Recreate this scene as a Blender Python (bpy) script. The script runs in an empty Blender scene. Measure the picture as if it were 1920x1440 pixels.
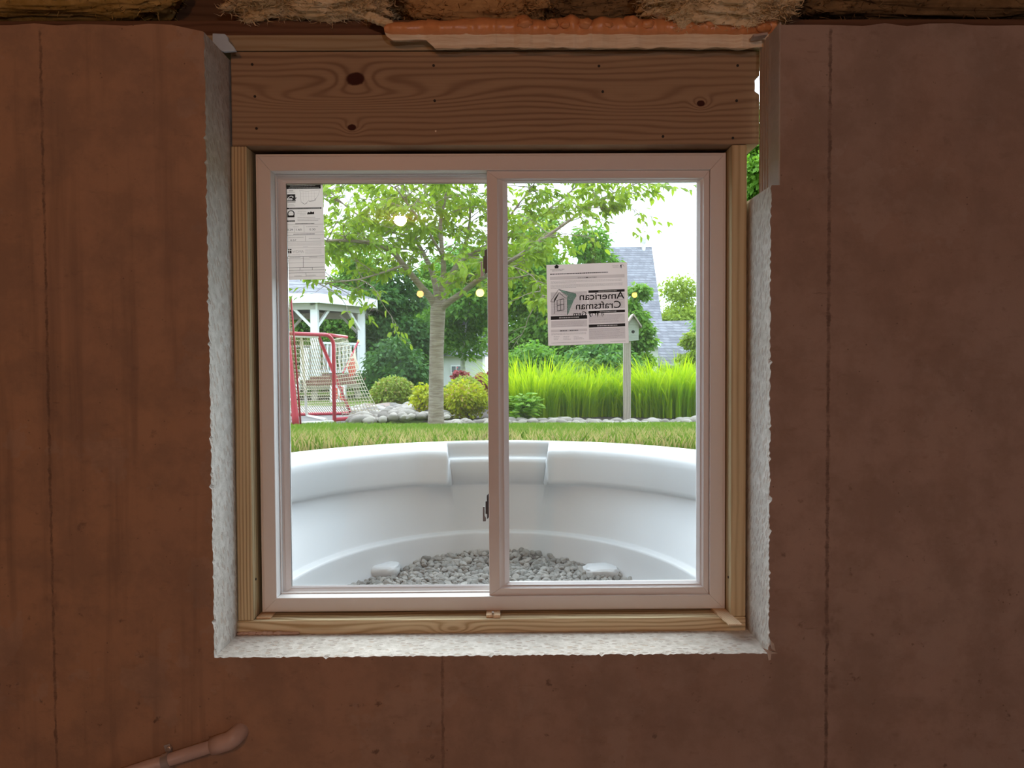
import bpy, bmesh, math, random
import numpy as np
from mathutils import Vector, Matrix, noise as mnoise

random.seed(7)
RNG = np.random.default_rng(7)
S = bpy.context.scene
COL = S.collection

# ------------------------------------------------------------------ camera
F_PX = 1450.0                                   # focal length in pixels of a 1920 x 1440 frame
EYE = Vector((0.0, -1.79, 1.65))
YAW, PITCH, ROLL = math.radians(0.44), math.radians(1.65), math.radians(0.31)
_f = Vector((math.sin(YAW) * math.cos(PITCH), math.cos(YAW) * math.cos(PITCH), -math.sin(PITCH)))
_r0 = Vector((math.cos(YAW), -math.sin(YAW), 0))
_u0 = _r0.cross(_f)
CR = _r0 * math.cos(ROLL) - _u0 * math.sin(ROLL)
CU = _u0 * math.cos(ROLL) + _r0 * math.sin(ROLL)
cam = bpy.data.cameras.new('camera')
cam.sensor_width = 36.0
cam.lens = 36.0 * F_PX / 1920.0
cam.clip_start = 0.02
cam.clip_end = 500
camo = bpy.data.objects.new('camera', cam)
COL.objects.link(camo)
camo.matrix_world = Matrix(((CR.x, CU.x, -_f.x, EYE.x), (CR.y, CU.y, -_f.y, EYE.y),
                            (CR.z, CU.z, -_f.z, EYE.z), (0, 0, 0, 1)))
S.camera = camo

# ------------------------------------------------------------------ world, exposure
SKY = 4.1
w = bpy.data.worlds.new('overcast_sky')
S.world = w
w.use_nodes = True
wn = w.node_tree.nodes
bg = wn['Background']
bg.inputs['Color'].default_value = (0.73, 0.86, 1.0, 1)
bg.inputs['Strength'].default_value = SKY
S.view_settings.view_transform = 'Standard'
S.view_settings.look = 'None'
S.view_settings.gamma = 1.0
S.view_settings.exposure = 0.0
S.view_settings.use_curve_mapping = False
cy = S.cycles
cy.use_denoising = True
cy.max_bounces = 12
cy.diffuse_bounces = 5
cy.glossy_bounces = 4
cy.transmission_bounces = 6
cy.transparent_max_bounces = 24
cy.caustics_reflective = False
cy.caustics_refractive = False
cy.sample_clamp_indirect = 4.0
# soft, very broad sun behind thin cloud
sun = bpy.data.lights.new('hazy_sun', 'SUN')
sun.energy = 4.8
sun.angle = math.radians(75)
sun.color = (1.0, 0.95, 0.86)
suno = bpy.data.objects.new('hazy_sun', sun)
COL.objects.link(suno)
suno.rotation_euler = (math.radians(-57), math.radians(4), 0)
suno.location = (0, 6, 12)

LAMP = 1.1                                     # scale of the basement bulbs


def P(px, py, Y):
    """world point on the plane y = Y seen at pixel (px, py)"""
    d = CR * ((px - 960) / F_PX) - CU * ((py - 720) / F_PX) + _f
    t = (Y - EYE.y) / d.y
    return EYE + d * t


def PX(px, Y, py=720):
    return P(px, py, Y).x


def PZ(py, Y, px=922):
    return P(px, py, Y).z


# ------------------------------------------------------------------ helpers
class MB:
    def __init__(s):
        s.v, s.f, s.m = [], [], []

    def add(s, vs, fs, m=0):
        o = len(s.v)
        s.v += [tuple(p) for p in vs]
        s.f += [tuple(i + o for i in f) for f in fs]
        s.m += [m] * len(fs)
        return s

    def box(s, x0, x1, y0, y1, z0, z1, m=0):
        vs = [(x, y, z) for x in (x0, x1) for y in (y0, y1) for z in (z0, z1)]
        return s.add(vs, [(0, 1, 3, 2), (4, 6, 7, 5), (0, 4, 5, 1), (2, 3, 7, 6), (0, 2, 6, 4), (1, 5, 7, 3)], m)

    def obox(s, c, ax, ay, az, m=0):
        c = Vector(c)
        vs = [c + ax * i + ay * j + az * k for i in (-1, 1) for j in (-1, 1) for k in (-1, 1)]
        return s.add(vs, [(0, 1, 3, 2), (4, 6, 7, 5), (0, 4, 5, 1), (2, 3, 7, 6), (0, 2, 6, 4), (1, 5, 7, 3)], m)

    def bar(s, a, b, w, h, up=Vector((0, 0, 1)), m=0):
        a, b = Vector(a), Vector(b)
        d = (b - a)
        l = d.length
        d.normalize()
        sx = d.cross(up)
        if sx.length < 1e-4:
            sx = d.cross(Vector((0, 1, 0)))
        sx.normalize()
        sz = sx.cross(d).normalized()
        return s.obox((a + b) / 2, d * l / 2, sx * w / 2, sz * h / 2, m)

    def prism_y(s, pts, y0, y1, m=0, mside=None):
        """polygon of (x, z) extruded along y"""
        n = len(pts)
        vs = [(x, y0, z) for x, z in pts] + [(x, y1, z) for x, z in pts]
        s.add(vs, [tuple(range(n)), tuple(range(2 * n - 1, n - 1, -1))], m)
        o = len(s.v) - 2 * n
        for i in range(n):
            j = (i + 1) % n
            s.f.append((o + i, o + n + i, o + n + j, o + j))
            s.m.append(m if mside is None else mside)
        return s

    def tube(s, pts, r, seg=8, m=0, caps=True):
        pts = [Vector(p) for p in pts]
        n = len(pts)
        rr = r if isinstance(r, (list, tuple)) else [r] * n
        rings = []
        up = None
        for i, p in enumerate(pts):
            t = (pts[min(i + 1, n - 1)] - pts[max(i - 1, 0)])
            if t.length < 1e-9:
                t = Vector((0, 0, 1))
            t.normalize()
            if up is None:
                a = Vector((0, 0, 1)) if abs(t.z) < .9 else Vector((1, 0, 0))
                up = (a - t * a.dot(t)).normalized()
            else:
                up = (up - t * up.dot(t))
                up = up.normalized() if up.length > 1e-6 else t.orthogonal().normalized()
            sd = t.cross(up)
            rings.append([p + (up * math.cos(2 * math.pi * k / seg) + sd * math.sin(2 * math.pi * k / seg)) * rr[i]
                          for k in range(seg)])
        vs = [q for ring in rings for q in ring]
        fs = []
        for i in range(n - 1):
            for k in range(seg):
                k2 = (k + 1) % seg
                fs.append((i * seg + k, i * seg + k2, (i + 1) * seg + k2, (i + 1) * seg + k))
        if caps:
            fs.append(tuple(range(seg - 1, -1, -1)))
            fs.append(tuple((n - 1) * seg + k for k in range(seg)))
        return s.add(vs, fs, m)

    def lathe(s, prof, c=(0, 0, 0), seg=20, m=0):
        c = Vector(c)
        vs, fs = [], []
        n = len(prof)
        for r, z in prof:
            for k in range(seg):
                a = 2 * math.pi * k / seg
                vs.append(c + Vector((r * math.cos(a), r * math.sin(a), z)))
        for i in range(n - 1):
            for k in range(seg):
                k2 = (k + 1) % seg
                fs.append((i * seg + k, i * seg + k2, (i + 1) * seg + k2, (i + 1) * seg + k))
        fs.append(tuple(range(seg - 1, -1, -1)))
        fs.append(tuple((n - 1) * seg + k for k in range(seg)))
        return s.add(vs, fs, m)

    def mesh(s, name, mats):
        me = bpy.data.meshes.new(name)
        me.from_pydata(s.v, [], s.f)
        for m in (mats if isinstance(mats, (list, tuple)) else [mats]):
            me.materials.append(m)
        if any(s.m):
            me.polygons.foreach_set('material_index', s.m)
        bm = bmesh.new()
        bm.from_mesh(me)
        bmesh.ops.recalc_face_normals(bm, faces=bm.faces)
        bm.to_mesh(me)
        bm.free()
        me.update()
        return me

    def build(s, name, mats, parent=None, smooth=False, bevel=0, seg=2, angle=35):
        o = link(name, s.mesh(name, mats), parent)
        if bevel:
            b = o.modifiers.new('bevel', 'BEVEL')
            b.width = bevel
            b.segments = seg
            b.limit_method = 'ANGLE'
            b.angle_limit = math.radians(angle)
        if smooth:
            o.data.polygons.foreach_set('use_smooth', [True] * len(o.data.polygons))
        return o


def link(name, me, parent=None):
    o = bpy.data.objects.new(name, me)
    COL.objects.link(o)
    if parent is not None:
        o.parent = parent
        o.matrix_parent_inverse = parent.matrix_basis.inverted()
    return o


def tag(o, label=None, cat=None, group=None, kind=None):
    if label:
        o['label'] = label
    if cat:
        o['category'] = cat
    if group:
        o['group'] = group
    if kind:
        o['kind'] = kind
    return o


def empty(name, loc=(0, 0, 0)):
    o = bpy.data.objects.new(name, None)
    o.empty_display_size = .05
    COL.objects.link(o)
    o.location = loc
    return o


def struct(name, mb, mats, **k):
    return tag(mb.build(name, mats, **k), kind='structure')


def np_mesh(name, V, template, mats):
    """V: (N, k, 3) vertices of N separate pieces; template: polygons of one piece (all the same size)"""
    N, k, _ = V.shape
    T = np.asarray(template, dtype=np.int32)
    me = bpy.data.meshes.new(name)
    Fc = (T[None, :, :] + (np.arange(N, dtype=np.int32) * k)[:, None, None]).reshape(-1, T.shape[1])
    me.vertices.add(N * k)
    me.vertices.foreach_set('co', V.astype(np.float32).ravel())
    nf = Fc.shape[0]
    me.loops.add(nf * T.shape[1])
    me.loops.foreach_set('vertex_index', Fc.ravel())
    me.polygons.add(nf)
    me.polygons.foreach_set('loop_start', np.arange(nf, dtype=np.int32) * T.shape[1])
    for m in (mats if isinstance(mats, (list, tuple)) else [mats]):
        me.materials.append(m)
    me.update(calc_edges=True)
    me.validate()
    return me


def unit(a):
    return a / np.maximum(np.linalg.norm(a, axis=-1, keepdims=True), 1e-9)


def leaf_mesh(name, pos, d, nr, L, W, mats, fine=False):
    d = unit(d)
    side = unit(np.cross(d, nr))
    nr = unit(np.cross(side, d))
    L = np.broadcast_to(L, (len(pos),))[:, None]
    W = np.broadcast_to(W, (len(pos),))[:, None]
    if fine:
        V = np.stack([pos,
                      pos + d * L * .30 + side * W * .46 + nr * W * .18,
                      pos + d * L * .66 + side * W * .40 + nr * W * .10 - nr * L * .05,
                      pos + d * L - nr * L * .16,
                      pos + d * L * .66 - side * W * .40 + nr * W * .10 - nr * L * .05,
                      pos + d * L * .30 - side * W * .46 + nr * W * .18], axis=1)
        return np_mesh(name, V, [(0, 1, 2, 3), (0, 3, 4, 5)], mats)
    V = np.stack([pos, pos + d * L * .45 + side * W * .5 + nr * W * .15, pos + d * L - nr * L * .1,
                  pos + d * L * .45 - side * W * .5 + nr * W * .15], axis=1)
    return np_mesh(name, V, [(0, 1, 2), (0, 2, 3)], mats)


# ------------------------------------------------------------------ material nodes
class NT:
    def __init__(s, name):
        s.mat = bpy.data.materials.new(name)
        s.mat.use_nodes = True
        s.t = s.mat.node_tree
        s.t.nodes.clear()
        s.out = s.t.nodes.new('ShaderNodeOutputMaterial')

    def node(s, typ, ins=None, **attr):
        n = s.t.nodes.new(typ)
        for k, v in attr.items():
            setattr(n, k, v)
        for k, v in (ins or {}).items():
            s.put(n.inputs[k], v)
        return n

    def put(s, sock, v):
        if isinstance(v, bpy.types.NodeSocket):
            s.t.links.new(v, sock)
        elif isinstance(v, (tuple, list)) and len(v) == 3 and sock.type == 'RGBA':
            sock.default_value = (*v, 1)
        else:
            sock.default_value = v

    def m(s, op, a, b=0.0, c=0.0, clamp=False):
        n = s.node('ShaderNodeMath', {0: a, 1: b, 2: c}, operation=op, use_clamp=clamp)
        return n.outputs[0]

    def xyz(s):
        if not hasattr(s, '_xyz'):
            s.tc = s.node('ShaderNodeTexCoord')
            s._xyz = s.node('ShaderNodeSeparateXYZ', {0: s.tc.outputs['Object']})
        return s._xyz.outputs[0], s._xyz.outputs[1], s._xyz.outputs[2]

    def vec(s, x, y, z):
        return s.node('ShaderNodeCombineXYZ', {0: x, 1: y, 2: z}).outputs[0]

    def pos(s, sx=1, sy=1, sz=1):
        x, y, z = s.xyz()
        return s.vec(s.m('MULTIPLY', x, sx), s.m('MULTIPLY', y, sy), s.m('MULTIPLY', z, sz))

    def noise(s, vec, scale=1.0, detail=3, rough=.55, out=0):
        return s.node('ShaderNodeTexNoise', {'Vector': vec, 'Scale': scale, 'Detail': detail, 'Roughness': rough}).outputs[out]

    def voro(s, vec, scale=1.0, feature='F1', out='Distance'):
        return s.node('ShaderNodeTexVoronoi', {'Vector': vec, 'Scale': scale}, feature=feature).outputs[out]

    def ss(s, v, a, b, lo=0.0, hi=1.0):
        return s.node('ShaderNodeMapRange', {0: v, 1: a, 2: b, 3: lo, 4: hi}, interpolation_type='SMOOTHSTEP').outputs[0]

    def mix(s, fac, a, b, mode='MIX'):
        n = s.node('ShaderNodeMix', data_type='RGBA', blend_type=mode)
        s.put(n.inputs[0], fac)
        s.put(n.inputs[6], a)
        s.put(n.inputs[7], b)
        return n.outputs[2]

    def bump(s, h, strength=.3, dist=.01):
        return s.node('ShaderNodeBump', {'Height': h, 'Strength': strength, 'Distance': dist}).outputs[0]

    def pbr(s, col, rough=.6, normal=None, spec=.3, metal=0.0):
        ins = {'Base Color': col, 'Roughness': rough, 'Specular IOR Level': spec, 'Metallic': metal}
        if normal is not None:
            ins['Normal'] = normal
        return s.node('ShaderNodeBsdfPrincipled', ins).outputs[0]

    def end(s, sh):
        s.t.links.new(sh, s.out.inputs[0])
        return s.mat


def plain(name, col, rough=.6, spec=.3, metal=0.0, var=.08, scale=12, bump=0.0):
    n = NT(name)
    nz = n.noise(n.pos(), scale, 4)
    f = n.m('MULTIPLY_ADD', nz, 2 * var, 1 - var)
    c = n.mix(1.0, col, n.vec(f, f, f), 'MULTIPLY')
    nm = n.bump(nz, bump, .01) if bump else None
    return n.end(n.pbr(c, rough, nm, spec, metal))


def leafmat(name, c1, c2, trans=.45, rough=.5, extra=None):
    n = NT(name)
    g = n.node('ShaderNodeNewGeometry')
    r = g.outputs['Random Per Island']
    c = n.mix(r, c1, c2)
    if extra:
        r2 = n.m('FRACT', n.m('MULTIPLY', r, 17.31))
        c = n.mix(n.ss(r2, extra[0], extra[0] + .02), c, extra[1])
    d = n.pbr(c, rough, None, .25)
    ct = n.mix(1.0, c, (1.0, 1.0, .55), 'MULTIPLY')
    t = n.node('ShaderNodeBsdfTranslucent', {'Color': ct}).outputs[0]
    return n.end(n.node('ShaderNodeMixShader', {0: trans, 1: d, 2: t}).outputs[0])


def wood(name, length, across, light, dark, freq=60, bumps=(), knots=(), seed=0.0, rough=.7, amp=1.0):
    """flat-sawn board: across / length are 'x','y','z' or a pair (axis, axis) to add"""
    n = NT(name)
    ax = dict(zip('xyz', n.xyz()))
    u = ax[length]
    v = ax[across[0]] if len(across) == 1 else n.m('ADD', ax[across[0]], n.m('MULTIPLY', ax[across[1]], .6))
    wob = n.noise(n.vec(n.m('MULTIPLY', u, 1.6), n.m('MULTIPLY', v, 9), seed), 1.0, 3)
    F = n.m('MULTIPLY_ADD', wob, 3.2 * amp, n.m('MULTIPLY', v, freq))
    for (bu, bv, ru, rv, A) in bumps:
        e = n.m('ADD', n.m('POWER', n.m('DIVIDE', n.m('SUBTRACT', u, bu), ru), 2.0),
                n.m('POWER', n.m('DIVIDE', n.m('SUBTRACT', v, bv), rv), 2.0))
        F = n.m('MULTIPLY_ADD', n.m('EXPONENT', n.m('MULTIPLY', e, -1.0)), A, F)
    kd = None
    for (ku, kv, kr) in knots:
        wobk = n.m('MULTIPLY_ADD', n.noise(n.pos(), 60, 2), .8, .6)
        e = n.m('ADD', n.m('POWER', n.m('DIVIDE', n.m('SUBTRACT', u, ku), kr * 1.25), 2.0),
                n.m('POWER', n.m('DIVIDE', n.m('SUBTRACT', v, kv), kr * .9), 2.0))
        F = n.m('MULTIPLY_ADD', n.m('EXPONENT', n.m('MULTIPLY', e, -.22)), 2.4, F)
        k = n.ss(n.m('MULTIPLY', e, wobk), .65, 1.25, 1.0, 0.0)
        kd = k if kd is None else n.m('MAXIMUM', kd, k)
    band = n.m('MULTIPLY_ADD', n.m('SINE', n.m('MULTIPLY', F, 2 * math.pi)), .5, .5)
    band = n.m('POWER', band, 2.2)
    fine = n.noise(n.vec(n.m('MULTIPLY', u, 5), n.m('MULTIPLY', v, 260), seed + 3), 1.0, 3)
    patch = n.noise(n.vec(n.m('MULTIPLY', u, 3), n.m('MULTIPLY', v, 8), seed + 9), 1.0, 2)
    fac = n.m('MULTIPLY', band, n.m('MULTIPLY_ADD', patch, 1.3, .15), clamp=True)
    c = n.mix(fac, light, dark)
    c = n.mix(n.m('MULTIPLY', fine, .45), c, dark)
    if kd is not None:
        c = n.mix(kd, c, (.055, .016, .012))
    return n.end(n.pbr(c, rough, n.bump(n.m('ADD', band, fine), .18, .003), .2))


XLINE_L, XLINE_M, XLINE_R = PX(90, 0), P(830, 1330, 0).x, PX(1553, 0)


def concrete_wall():
    n = NT('wall_concrete')
    x, y, z = n.xyz()
    p = n.pos()
    big = n.noise(p, 1.3, 4, .6)
    c = n.mix(n.ss(big, .35, .7), (.44, .35, .30), (.36, .28, .235))
    c = n.mix(n.ss(x, .5, -1.0, 0.0, .75), c, (.50, .305, .17))  # warmer lamp light painted into the wall colour towards the left
    streak = n.noise(n.pos(16, 16, .9), 1.0, 4, .6)
    leftness = n.ss(x, -.55, -.75)
    c = n.mix(n.m('MULTIPLY', n.ss(streak, .5, .72), n.m('MULTIPLY_ADD', leftness, .50, .08)), c, (.20, .135, .095))
    warm = n.noise(n.pos(1, 1, .6), 2.2, 3)
    c = n.mix(n.m('MULTIPLY', n.ss(warm, .42, .68), .42), c, (.42, .285, .215))
    patch = n.noise(p, 2.6, 6, .62)
    c = n.mix(n.m('MULTIPLY', n.ss(patch, .545, .56), .20), c, (.48, .42, .37))
    wig = n.m('MULTIPLY', n.m('SUBTRACT', n.noise(p, 45, 6, .7), .5), .016)

    def vline(x0, wdt, zmin, zmax, k):
        dx = n.m('ABSOLUTE', n.m('ADD', n.m('SUBTRACT', x, x0), wig))
        ww = n.m('MULTIPLY', n.noise(n.pos(0, 0, 30), 1.0, 4, .7), wdt * 2)
        a = n.ss(n.m('DIVIDE', dx, ww), .35, 1.25, 1.0, 0.0)
        blot = n.m('MULTIPLY', n.ss(dx, 0.0, .045, 1.0, 0.0), n.ss(n.noise(n.pos(7, 7, 5.5), 1.0, 4), .60, .68))
        crk = n.m('MULTIPLY', n.ss(dx, 0.0, .11, 1.0, 0.0), n.ss(n.noise(n.pos(9, 9, 60), 1.0, 4, .65), .64, .70))
        a = n.m('MULTIPLY', a, n.ss(n.noise(n.pos(0, 0, 17), 1.0, 5, .75), .36, .60, .25, 1.0))
        a = n.m('MAXIMUM', a, n.m('MULTIPLY', blot, .8))
        a = n.m('MAXIMUM', a, n.m('MULTIPLY', crk, .45))
        g = n.m('MULTIPLY', n.ss(z, zmin - .01, zmin), n.ss(z, zmax, zmax + .01, 1.0, 0.0))
        return n.m('MULTIPLY', n.m('MULTIPLY', a, g), k)
    top = PZ(60, 0)
    ln = n.m('MAXIMUM', n.m('MAXIMUM', vline(XLINE_L, .0035, -1, top, .7), vline(XLINE_M, .004, -1, PZ(1228, 0), .6)),
             vline(XLINE_R, .0045, -1, top, .8))
    spots = n.m('MULTIPLY', n.ss(n.noise(p, 24, 5, .6), .63, .72), n.ss(z, 1.75, .9, .18, .7))
    pin = n.m('MULTIPLY', n.ss(n.voro(p, 46), .05, .11, 1.0, 0.0), n.ss(n.noise(p, 9, 2), .5, .6))
    d = n.m('MAXIMUM', ln, n.m('MAXIMUM', spots, n.m('MULTIPLY', pin, .6)))
    c = n.mix(d, c, (.085, .055, .045))
    fine = n.noise(p, 160, 4, .7)
    mot = n.noise(p, 6.5, 8, .68)
    c = n.mix(n.ss(mot, .40, .62, 0.0, .42), c, (.225, .165, .13))
    mot2 = n.noise(n.pos(1, 1, 2.2), 17, 6, .7)
    c = n.mix(n.m('MULTIPLY', n.ss(mot2, .55, .70), .30), c, (.20, .145, .115))
    c = n.mix(n.m('MULTIPLY', fine, .16), c, (.25, .20, .17))
    h = n.m('ADD', n.m('MULTIPLY', fine, .4), n.m('MULTIPLY_ADD', n.noise(p, 12, 3), .5, n.m('MULTIPLY', d, -.9)))
    return n.end(n.pbr(c, .85, n.bump(h, .25, .006), .15))


def concrete_cut():
    n = NT('cut_concrete')
    x, y, z = n.xyz()
    q = n.vec(n.m('MULTIPLY', x, 60), n.m('ADD', n.m('MULTIPLY', y, 95), n.m('MULTIPLY', z, 40)), n.m('MULTIPLY', z, 46))
    v = n.voro(q, 1.0, 'F1', 'Distance')
    rnd = n.node('ShaderNodeSeparateColor', {0: n.voro(q, 1.0, 'F1', 'Color')}).outputs[0]
    agg = n.m('MULTIPLY', n.ss(v, .34, .46, 1.0, 0.0), n.ss(rnd, .38, .46))
    nz = n.noise(n.pos(), 45, 5, .65)
    c = n.mix(n.ss(nz, .35, .7), (.55, .515, .46), (.70, .665, .61))
    c = n.mix(n.m('MULTIPLY', agg, .9), c, n.mix(rnd, (.34, .33, .33), (.55, .46, .38)))
    pit = n.ss(n.voro(n.pos(), 75), .05, .13, 1.0, 0.0)
    c = n.mix(n.m('MULTIPLY', n.m('MULTIPLY', pit, n.ss(n.noise(n.pos(), 14, 2), .5, .58)), .7), c, (.12, .10, .09))
    return n.end(n.pbr(c, .9, n.bump(n.m('ADD', nz, n.m('MULTIPLY', agg, -.3)), .5, .006), .15))


def glassmat(film=.03):
    n = NT('window_glass')
    tr = n.node('ShaderNodeBsdfTransparent', {'Color': (.97, .985, .98, 1)}).outputs[0]
    gl = n.node('ShaderNodeBsdfGlossy', {'Color': (1, 1, 1, 1), 'Roughness': 0.0}).outputs[0]
    fc = n.node('ShaderNodeLayerWeight', {'Blend': .5}).outputs['Facing']
    fr = n.m('MULTIPLY_ADD', n.m('POWER', fc, 5.0), .92, .042)
    a = n.node('ShaderNodeMixShader', {0: fr, 1: tr, 2: gl}).outputs[0]
    du = n.node('ShaderNodeBsdfTranslucent', {'Color': (.9, .92, .93, 1)}).outputs[0]
    dust = n.m('MULTIPLY_ADD', n.ss(n.noise(n.pos(3, 1, 2), 2.0, 4), .5, .85), film * .7, film * .6)
    smear = n.m('MULTIPLY', n.ss(n.noise(n.pos(26, 26, 11), 1.0, 5, .7), .70, .80), film * 2.5)
    return n.end(n.node('ShaderNodeMixShader', {0: n.m('ADD', dust, smear), 1: a, 2: du}).outputs[0])


def ink(name, col, dens=.93):
    n = NT(name)
    t = n.node('ShaderNodeBsdfTransparent', {'Color': (*col, 1)}).outputs[0]
    d = n.node('ShaderNodeBsdfDiffuse', {'Color': (*[c * .5 for c in col], 1)}).outputs[0]
    return n.end(n.node('ShaderNodeMixShader', {0: 1 - dens, 1: t, 2: d}).outputs[0])


def papermat(name, col, trans=.6):
    n = NT(name)
    wob = n.noise(n.pos(), 9, 3)
    f = n.m('MULTIPLY_ADD', wob, .14, .93)
    c = n.mix(1.0, col, n.vec(f, f, f), 'MULTIPLY')
    d = n.node('ShaderNodeBsdfDiffuse', {'Color': c}).outputs[0]
    t = n.node('ShaderNodeBsdfTranslucent', {'Color': c}).outputs[0]
    return n.end(n.node('ShaderNodeMixShader', {0: trans, 1: d, 2: t}).outputs[0])


M = {}
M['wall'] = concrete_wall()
M['cut'] = concrete_cut()
M['floor'] = plain('floor_concrete', (.36, .34, .32), .8, bump=.2)
M['ceil'] = plain('subfloor_board', (.34, .22, .13), .8, var=.2, scale=3)
M['plainwall'] = plain('side_wall_concrete', (.37, .32, .28), .85, var=.15, scale=3)
M['vinyl'] = plain('window_vinyl', (.78, .765, .75), .38, .4, var=.015, scale=40)
M['bead'] = plain('glazing_vinyl', (.84, .85, .86), .3, .5, var=.01, scale=40)
M['glass'] = glassmat(.010)
M['latch'] = plain('latch_metal', (.09, .085, .085), .45, .5, .3)
M['latchgrey'] = plain('latch_zinc', (.30, .31, .32), .4, .5, .6)
M['nail'] = plain('nail_steel', (.035, .03, .028), .6, .3, .3)
M['nailpale'] = plain('bright_nail', (.55, .52, .48), .4, .5, .5)
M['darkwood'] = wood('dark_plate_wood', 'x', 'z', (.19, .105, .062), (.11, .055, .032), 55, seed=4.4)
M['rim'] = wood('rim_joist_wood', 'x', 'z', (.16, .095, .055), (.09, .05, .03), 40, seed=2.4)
M['foamskin'] = plain('foam_skin', (.70, .32, .13), .32, .5, var=.22, scale=25, bump=.25)
M['bluefoam'] = plain('blue_foam', (.55, .74, .92), .7)
M['pvc'] = plain('pvc_grey', (.62, .50, .45), .38, .45, var=.12, scale=30)
M['zinc'] = plain('strap_zinc', (.62, .62, .63), .3, .6, .6)
M['welldirt'] = None


def wellmat():
    n = NT('well_plastic')
    x, y, z = n.xyz()
    p = n.pos()
    sp = n.m('MULTIPLY', n.ss(n.noise(p, 85, 5, .75), .60, .72), n.ss(z, PZ(890, 1.05), PZ(838, 1.08), .04, .8))
    sm = n.ss(n.noise(p, 3, 4), .5, .8)
    c = n.mix(n.m('MULTIPLY', sm, .25), (.585, .605, .62), (.65, .665, .68))
    c = n.mix(n.m('MULTIPLY', sp, .55), c, (.30, .28, .25))
    return n.end(n.pbr(c, .38, None, .35))


M['well'] = wellmat()


def stonemat(name, a, b, bump=.5):
    n = NT(name)
    r = n.node('ShaderNodeObjectInfo').outputs['Random']
    g = n.node('ShaderNodeNewGeometry').outputs['Random Per Island']
    rr = n.m('FRACT', n.m('ADD', r, n.m('MULTIPLY', g, 3.7)))
    nz = n.noise(n.pos(), 60, 4)
    c = n.mix(rr, a, b)
    c = n.mix(n.m('MULTIPLY', nz, .45), c, tuple(v * .45 for v in a))
    return n.end(n.pbr(c, .85, n.bump(nz, bump, .003), .2))


M['gravel'] = stonemat('crushed_stone', (.24, .24, .225), (.44, .43, .40))
M['rock'] = stonemat('river_rock', (.22, .195, .175), (.50, .455, .41))
M['rockbrown'] = stonemat('brown_rock', (.40, .30, .26), (.48, .36, .31))


# ================================================================== THE SETTING
YB = 0.156                                     # front of the wooden buck
YE = 0.27                                      # outer face of the foundation
xl, xr = PX(393.5, 0), PX(1443, 0, 900)
zb = PZ(1229, 0)
zt = PZ(49, 0, 200)                            # top of the foundation wall
zn = PZ(347, 0, 1450)                          # underside of the step at top right
XN = .70
ROOM = (-4.6, 4.6, -11.0)


def jit(a):
    return random.uniform(-a, a)


def edge(a, b, step=.014, amp=.0016, chip=.06):
    """points from a to b in (x, z) with a slightly broken line, end point left off"""
    n = max(2, int(math.hypot(b[0] - a[0], b[1] - a[1]) / step))
    d = Vector((b[0] - a[0], b[1] - a[1])).normalized()
    nrm = (-d.y, d.x)
    out = []
    for i in range(n):
        t = i / n
        k = 0 if i == 0 else jit(amp) + (random.uniform(0, .006) if random.random() < chip else 0)
        out.append((a[0] + (b[0] - a[0]) * t - nrm[0] * k, a[1] + (b[1] - a[1]) * t - nrm[1] * k))
    return out


def outline(k, xn):
    U = [(ROOM[0], zt)]
    U += edge((-2.0, zt + .004), (xl - .022, zt + .003), .05, .004 * k, 0)
    U += [(xl - .004, zt - .012)]
    U += edge((xl, zt - .014), (xl, zb), .007, .0016 * k, .07 * k)
    U += edge((xl, zb), (xr, zb), .007, .0016 * k, .07 * k)
    U += edge((xr, zb), (xr, zn), .007, .0022 * k, .10 * k)
    U += [(xr + .002, zn), (xn, zn), (xn, zt)]
    U += edge((.72, zt), (2.0, zt - .004), .05, .004 * k, 0)
    return U + [(ROOM[1], zt), (ROOM[1], 0), (ROOM[0], 0)]


XF = PX(1463, 0, 200)
U, U2, U3 = outline(1, XF), outline(0, XF), outline(0, XN)
mb = MB()
nU = len(U)
mb.add([(x, 0, z) for x, z in U] + [(x, .016, z) for x, z in U2] + [(x, YE, z) for x, z in U3],
       [tuple(range(nU)), tuple(range(3 * nU - 1, 2 * nU - 1, -1))])
for r_ in (0, nU):
    for i in range(nU):
        j = (i + 1) % nU
        mb.f.append((r_ + i, r_ + nU + i, r_ + nU + j, r_ + j))
        mb.m.append(1)
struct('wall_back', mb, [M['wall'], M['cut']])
struct('floor', MB().box(ROOM[0], ROOM[1], ROOM[2], YE, -.12, 0), M['floor'])
ZC = EYE.z + 1.10
struct('ceiling', MB().box(ROOM[0], ROOM[1], ROOM[2], YE + .1, ZC, ZC + .05), M['ceil'])
struct('wall_left', MB().box(ROOM[0] - .2, ROOM[0], ROOM[2], YE, 0, ZC), M['plainwall'])
struct('wall_right', MB().box(ROOM[1], ROOM[1] + .2, ROOM[2], YE, 0, ZC), M['plainwall'])
struct('wall_front', MB().box(ROOM[0], ROOM[1], ROOM[2] - .2, ROOM[2], 0, ZC), M['plainwall'])
M['siding'] = plain('house_siding', (.62, .58, .52), .7)
mb = MB()
mb.box(-7, 7, YE + .04, YE + .10, EYE.z + .80, EYE.z + 6.0)
for i in range(40):
    z = EYE.z + .84 + i * .125
    mb.box(-7, 7, YE + .10, YE + .115, z, z + .02)
struct('wall_exterior', mb, M['siding'])


# ------------------------------------------------------------------ timber around the window
def board(name, x0, x1, y0, y1, z0, z1, mat, label, cat='board', parent=None, bevel=.0025):
    o = MB().box(x0, x1, y0, y1, z0, z1).build(name, mat, parent, bevel=bevel)
    return tag(o, label, cat)


hx0, hx1 = PX(433.5, YB, 180), PX(1417, YB, 180)
hz0, hz1 = PZ(272, YB), PZ(96, YB)


def bp(px, py):
    p = P(px, py, YB)
    return p.x, p.z


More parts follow.
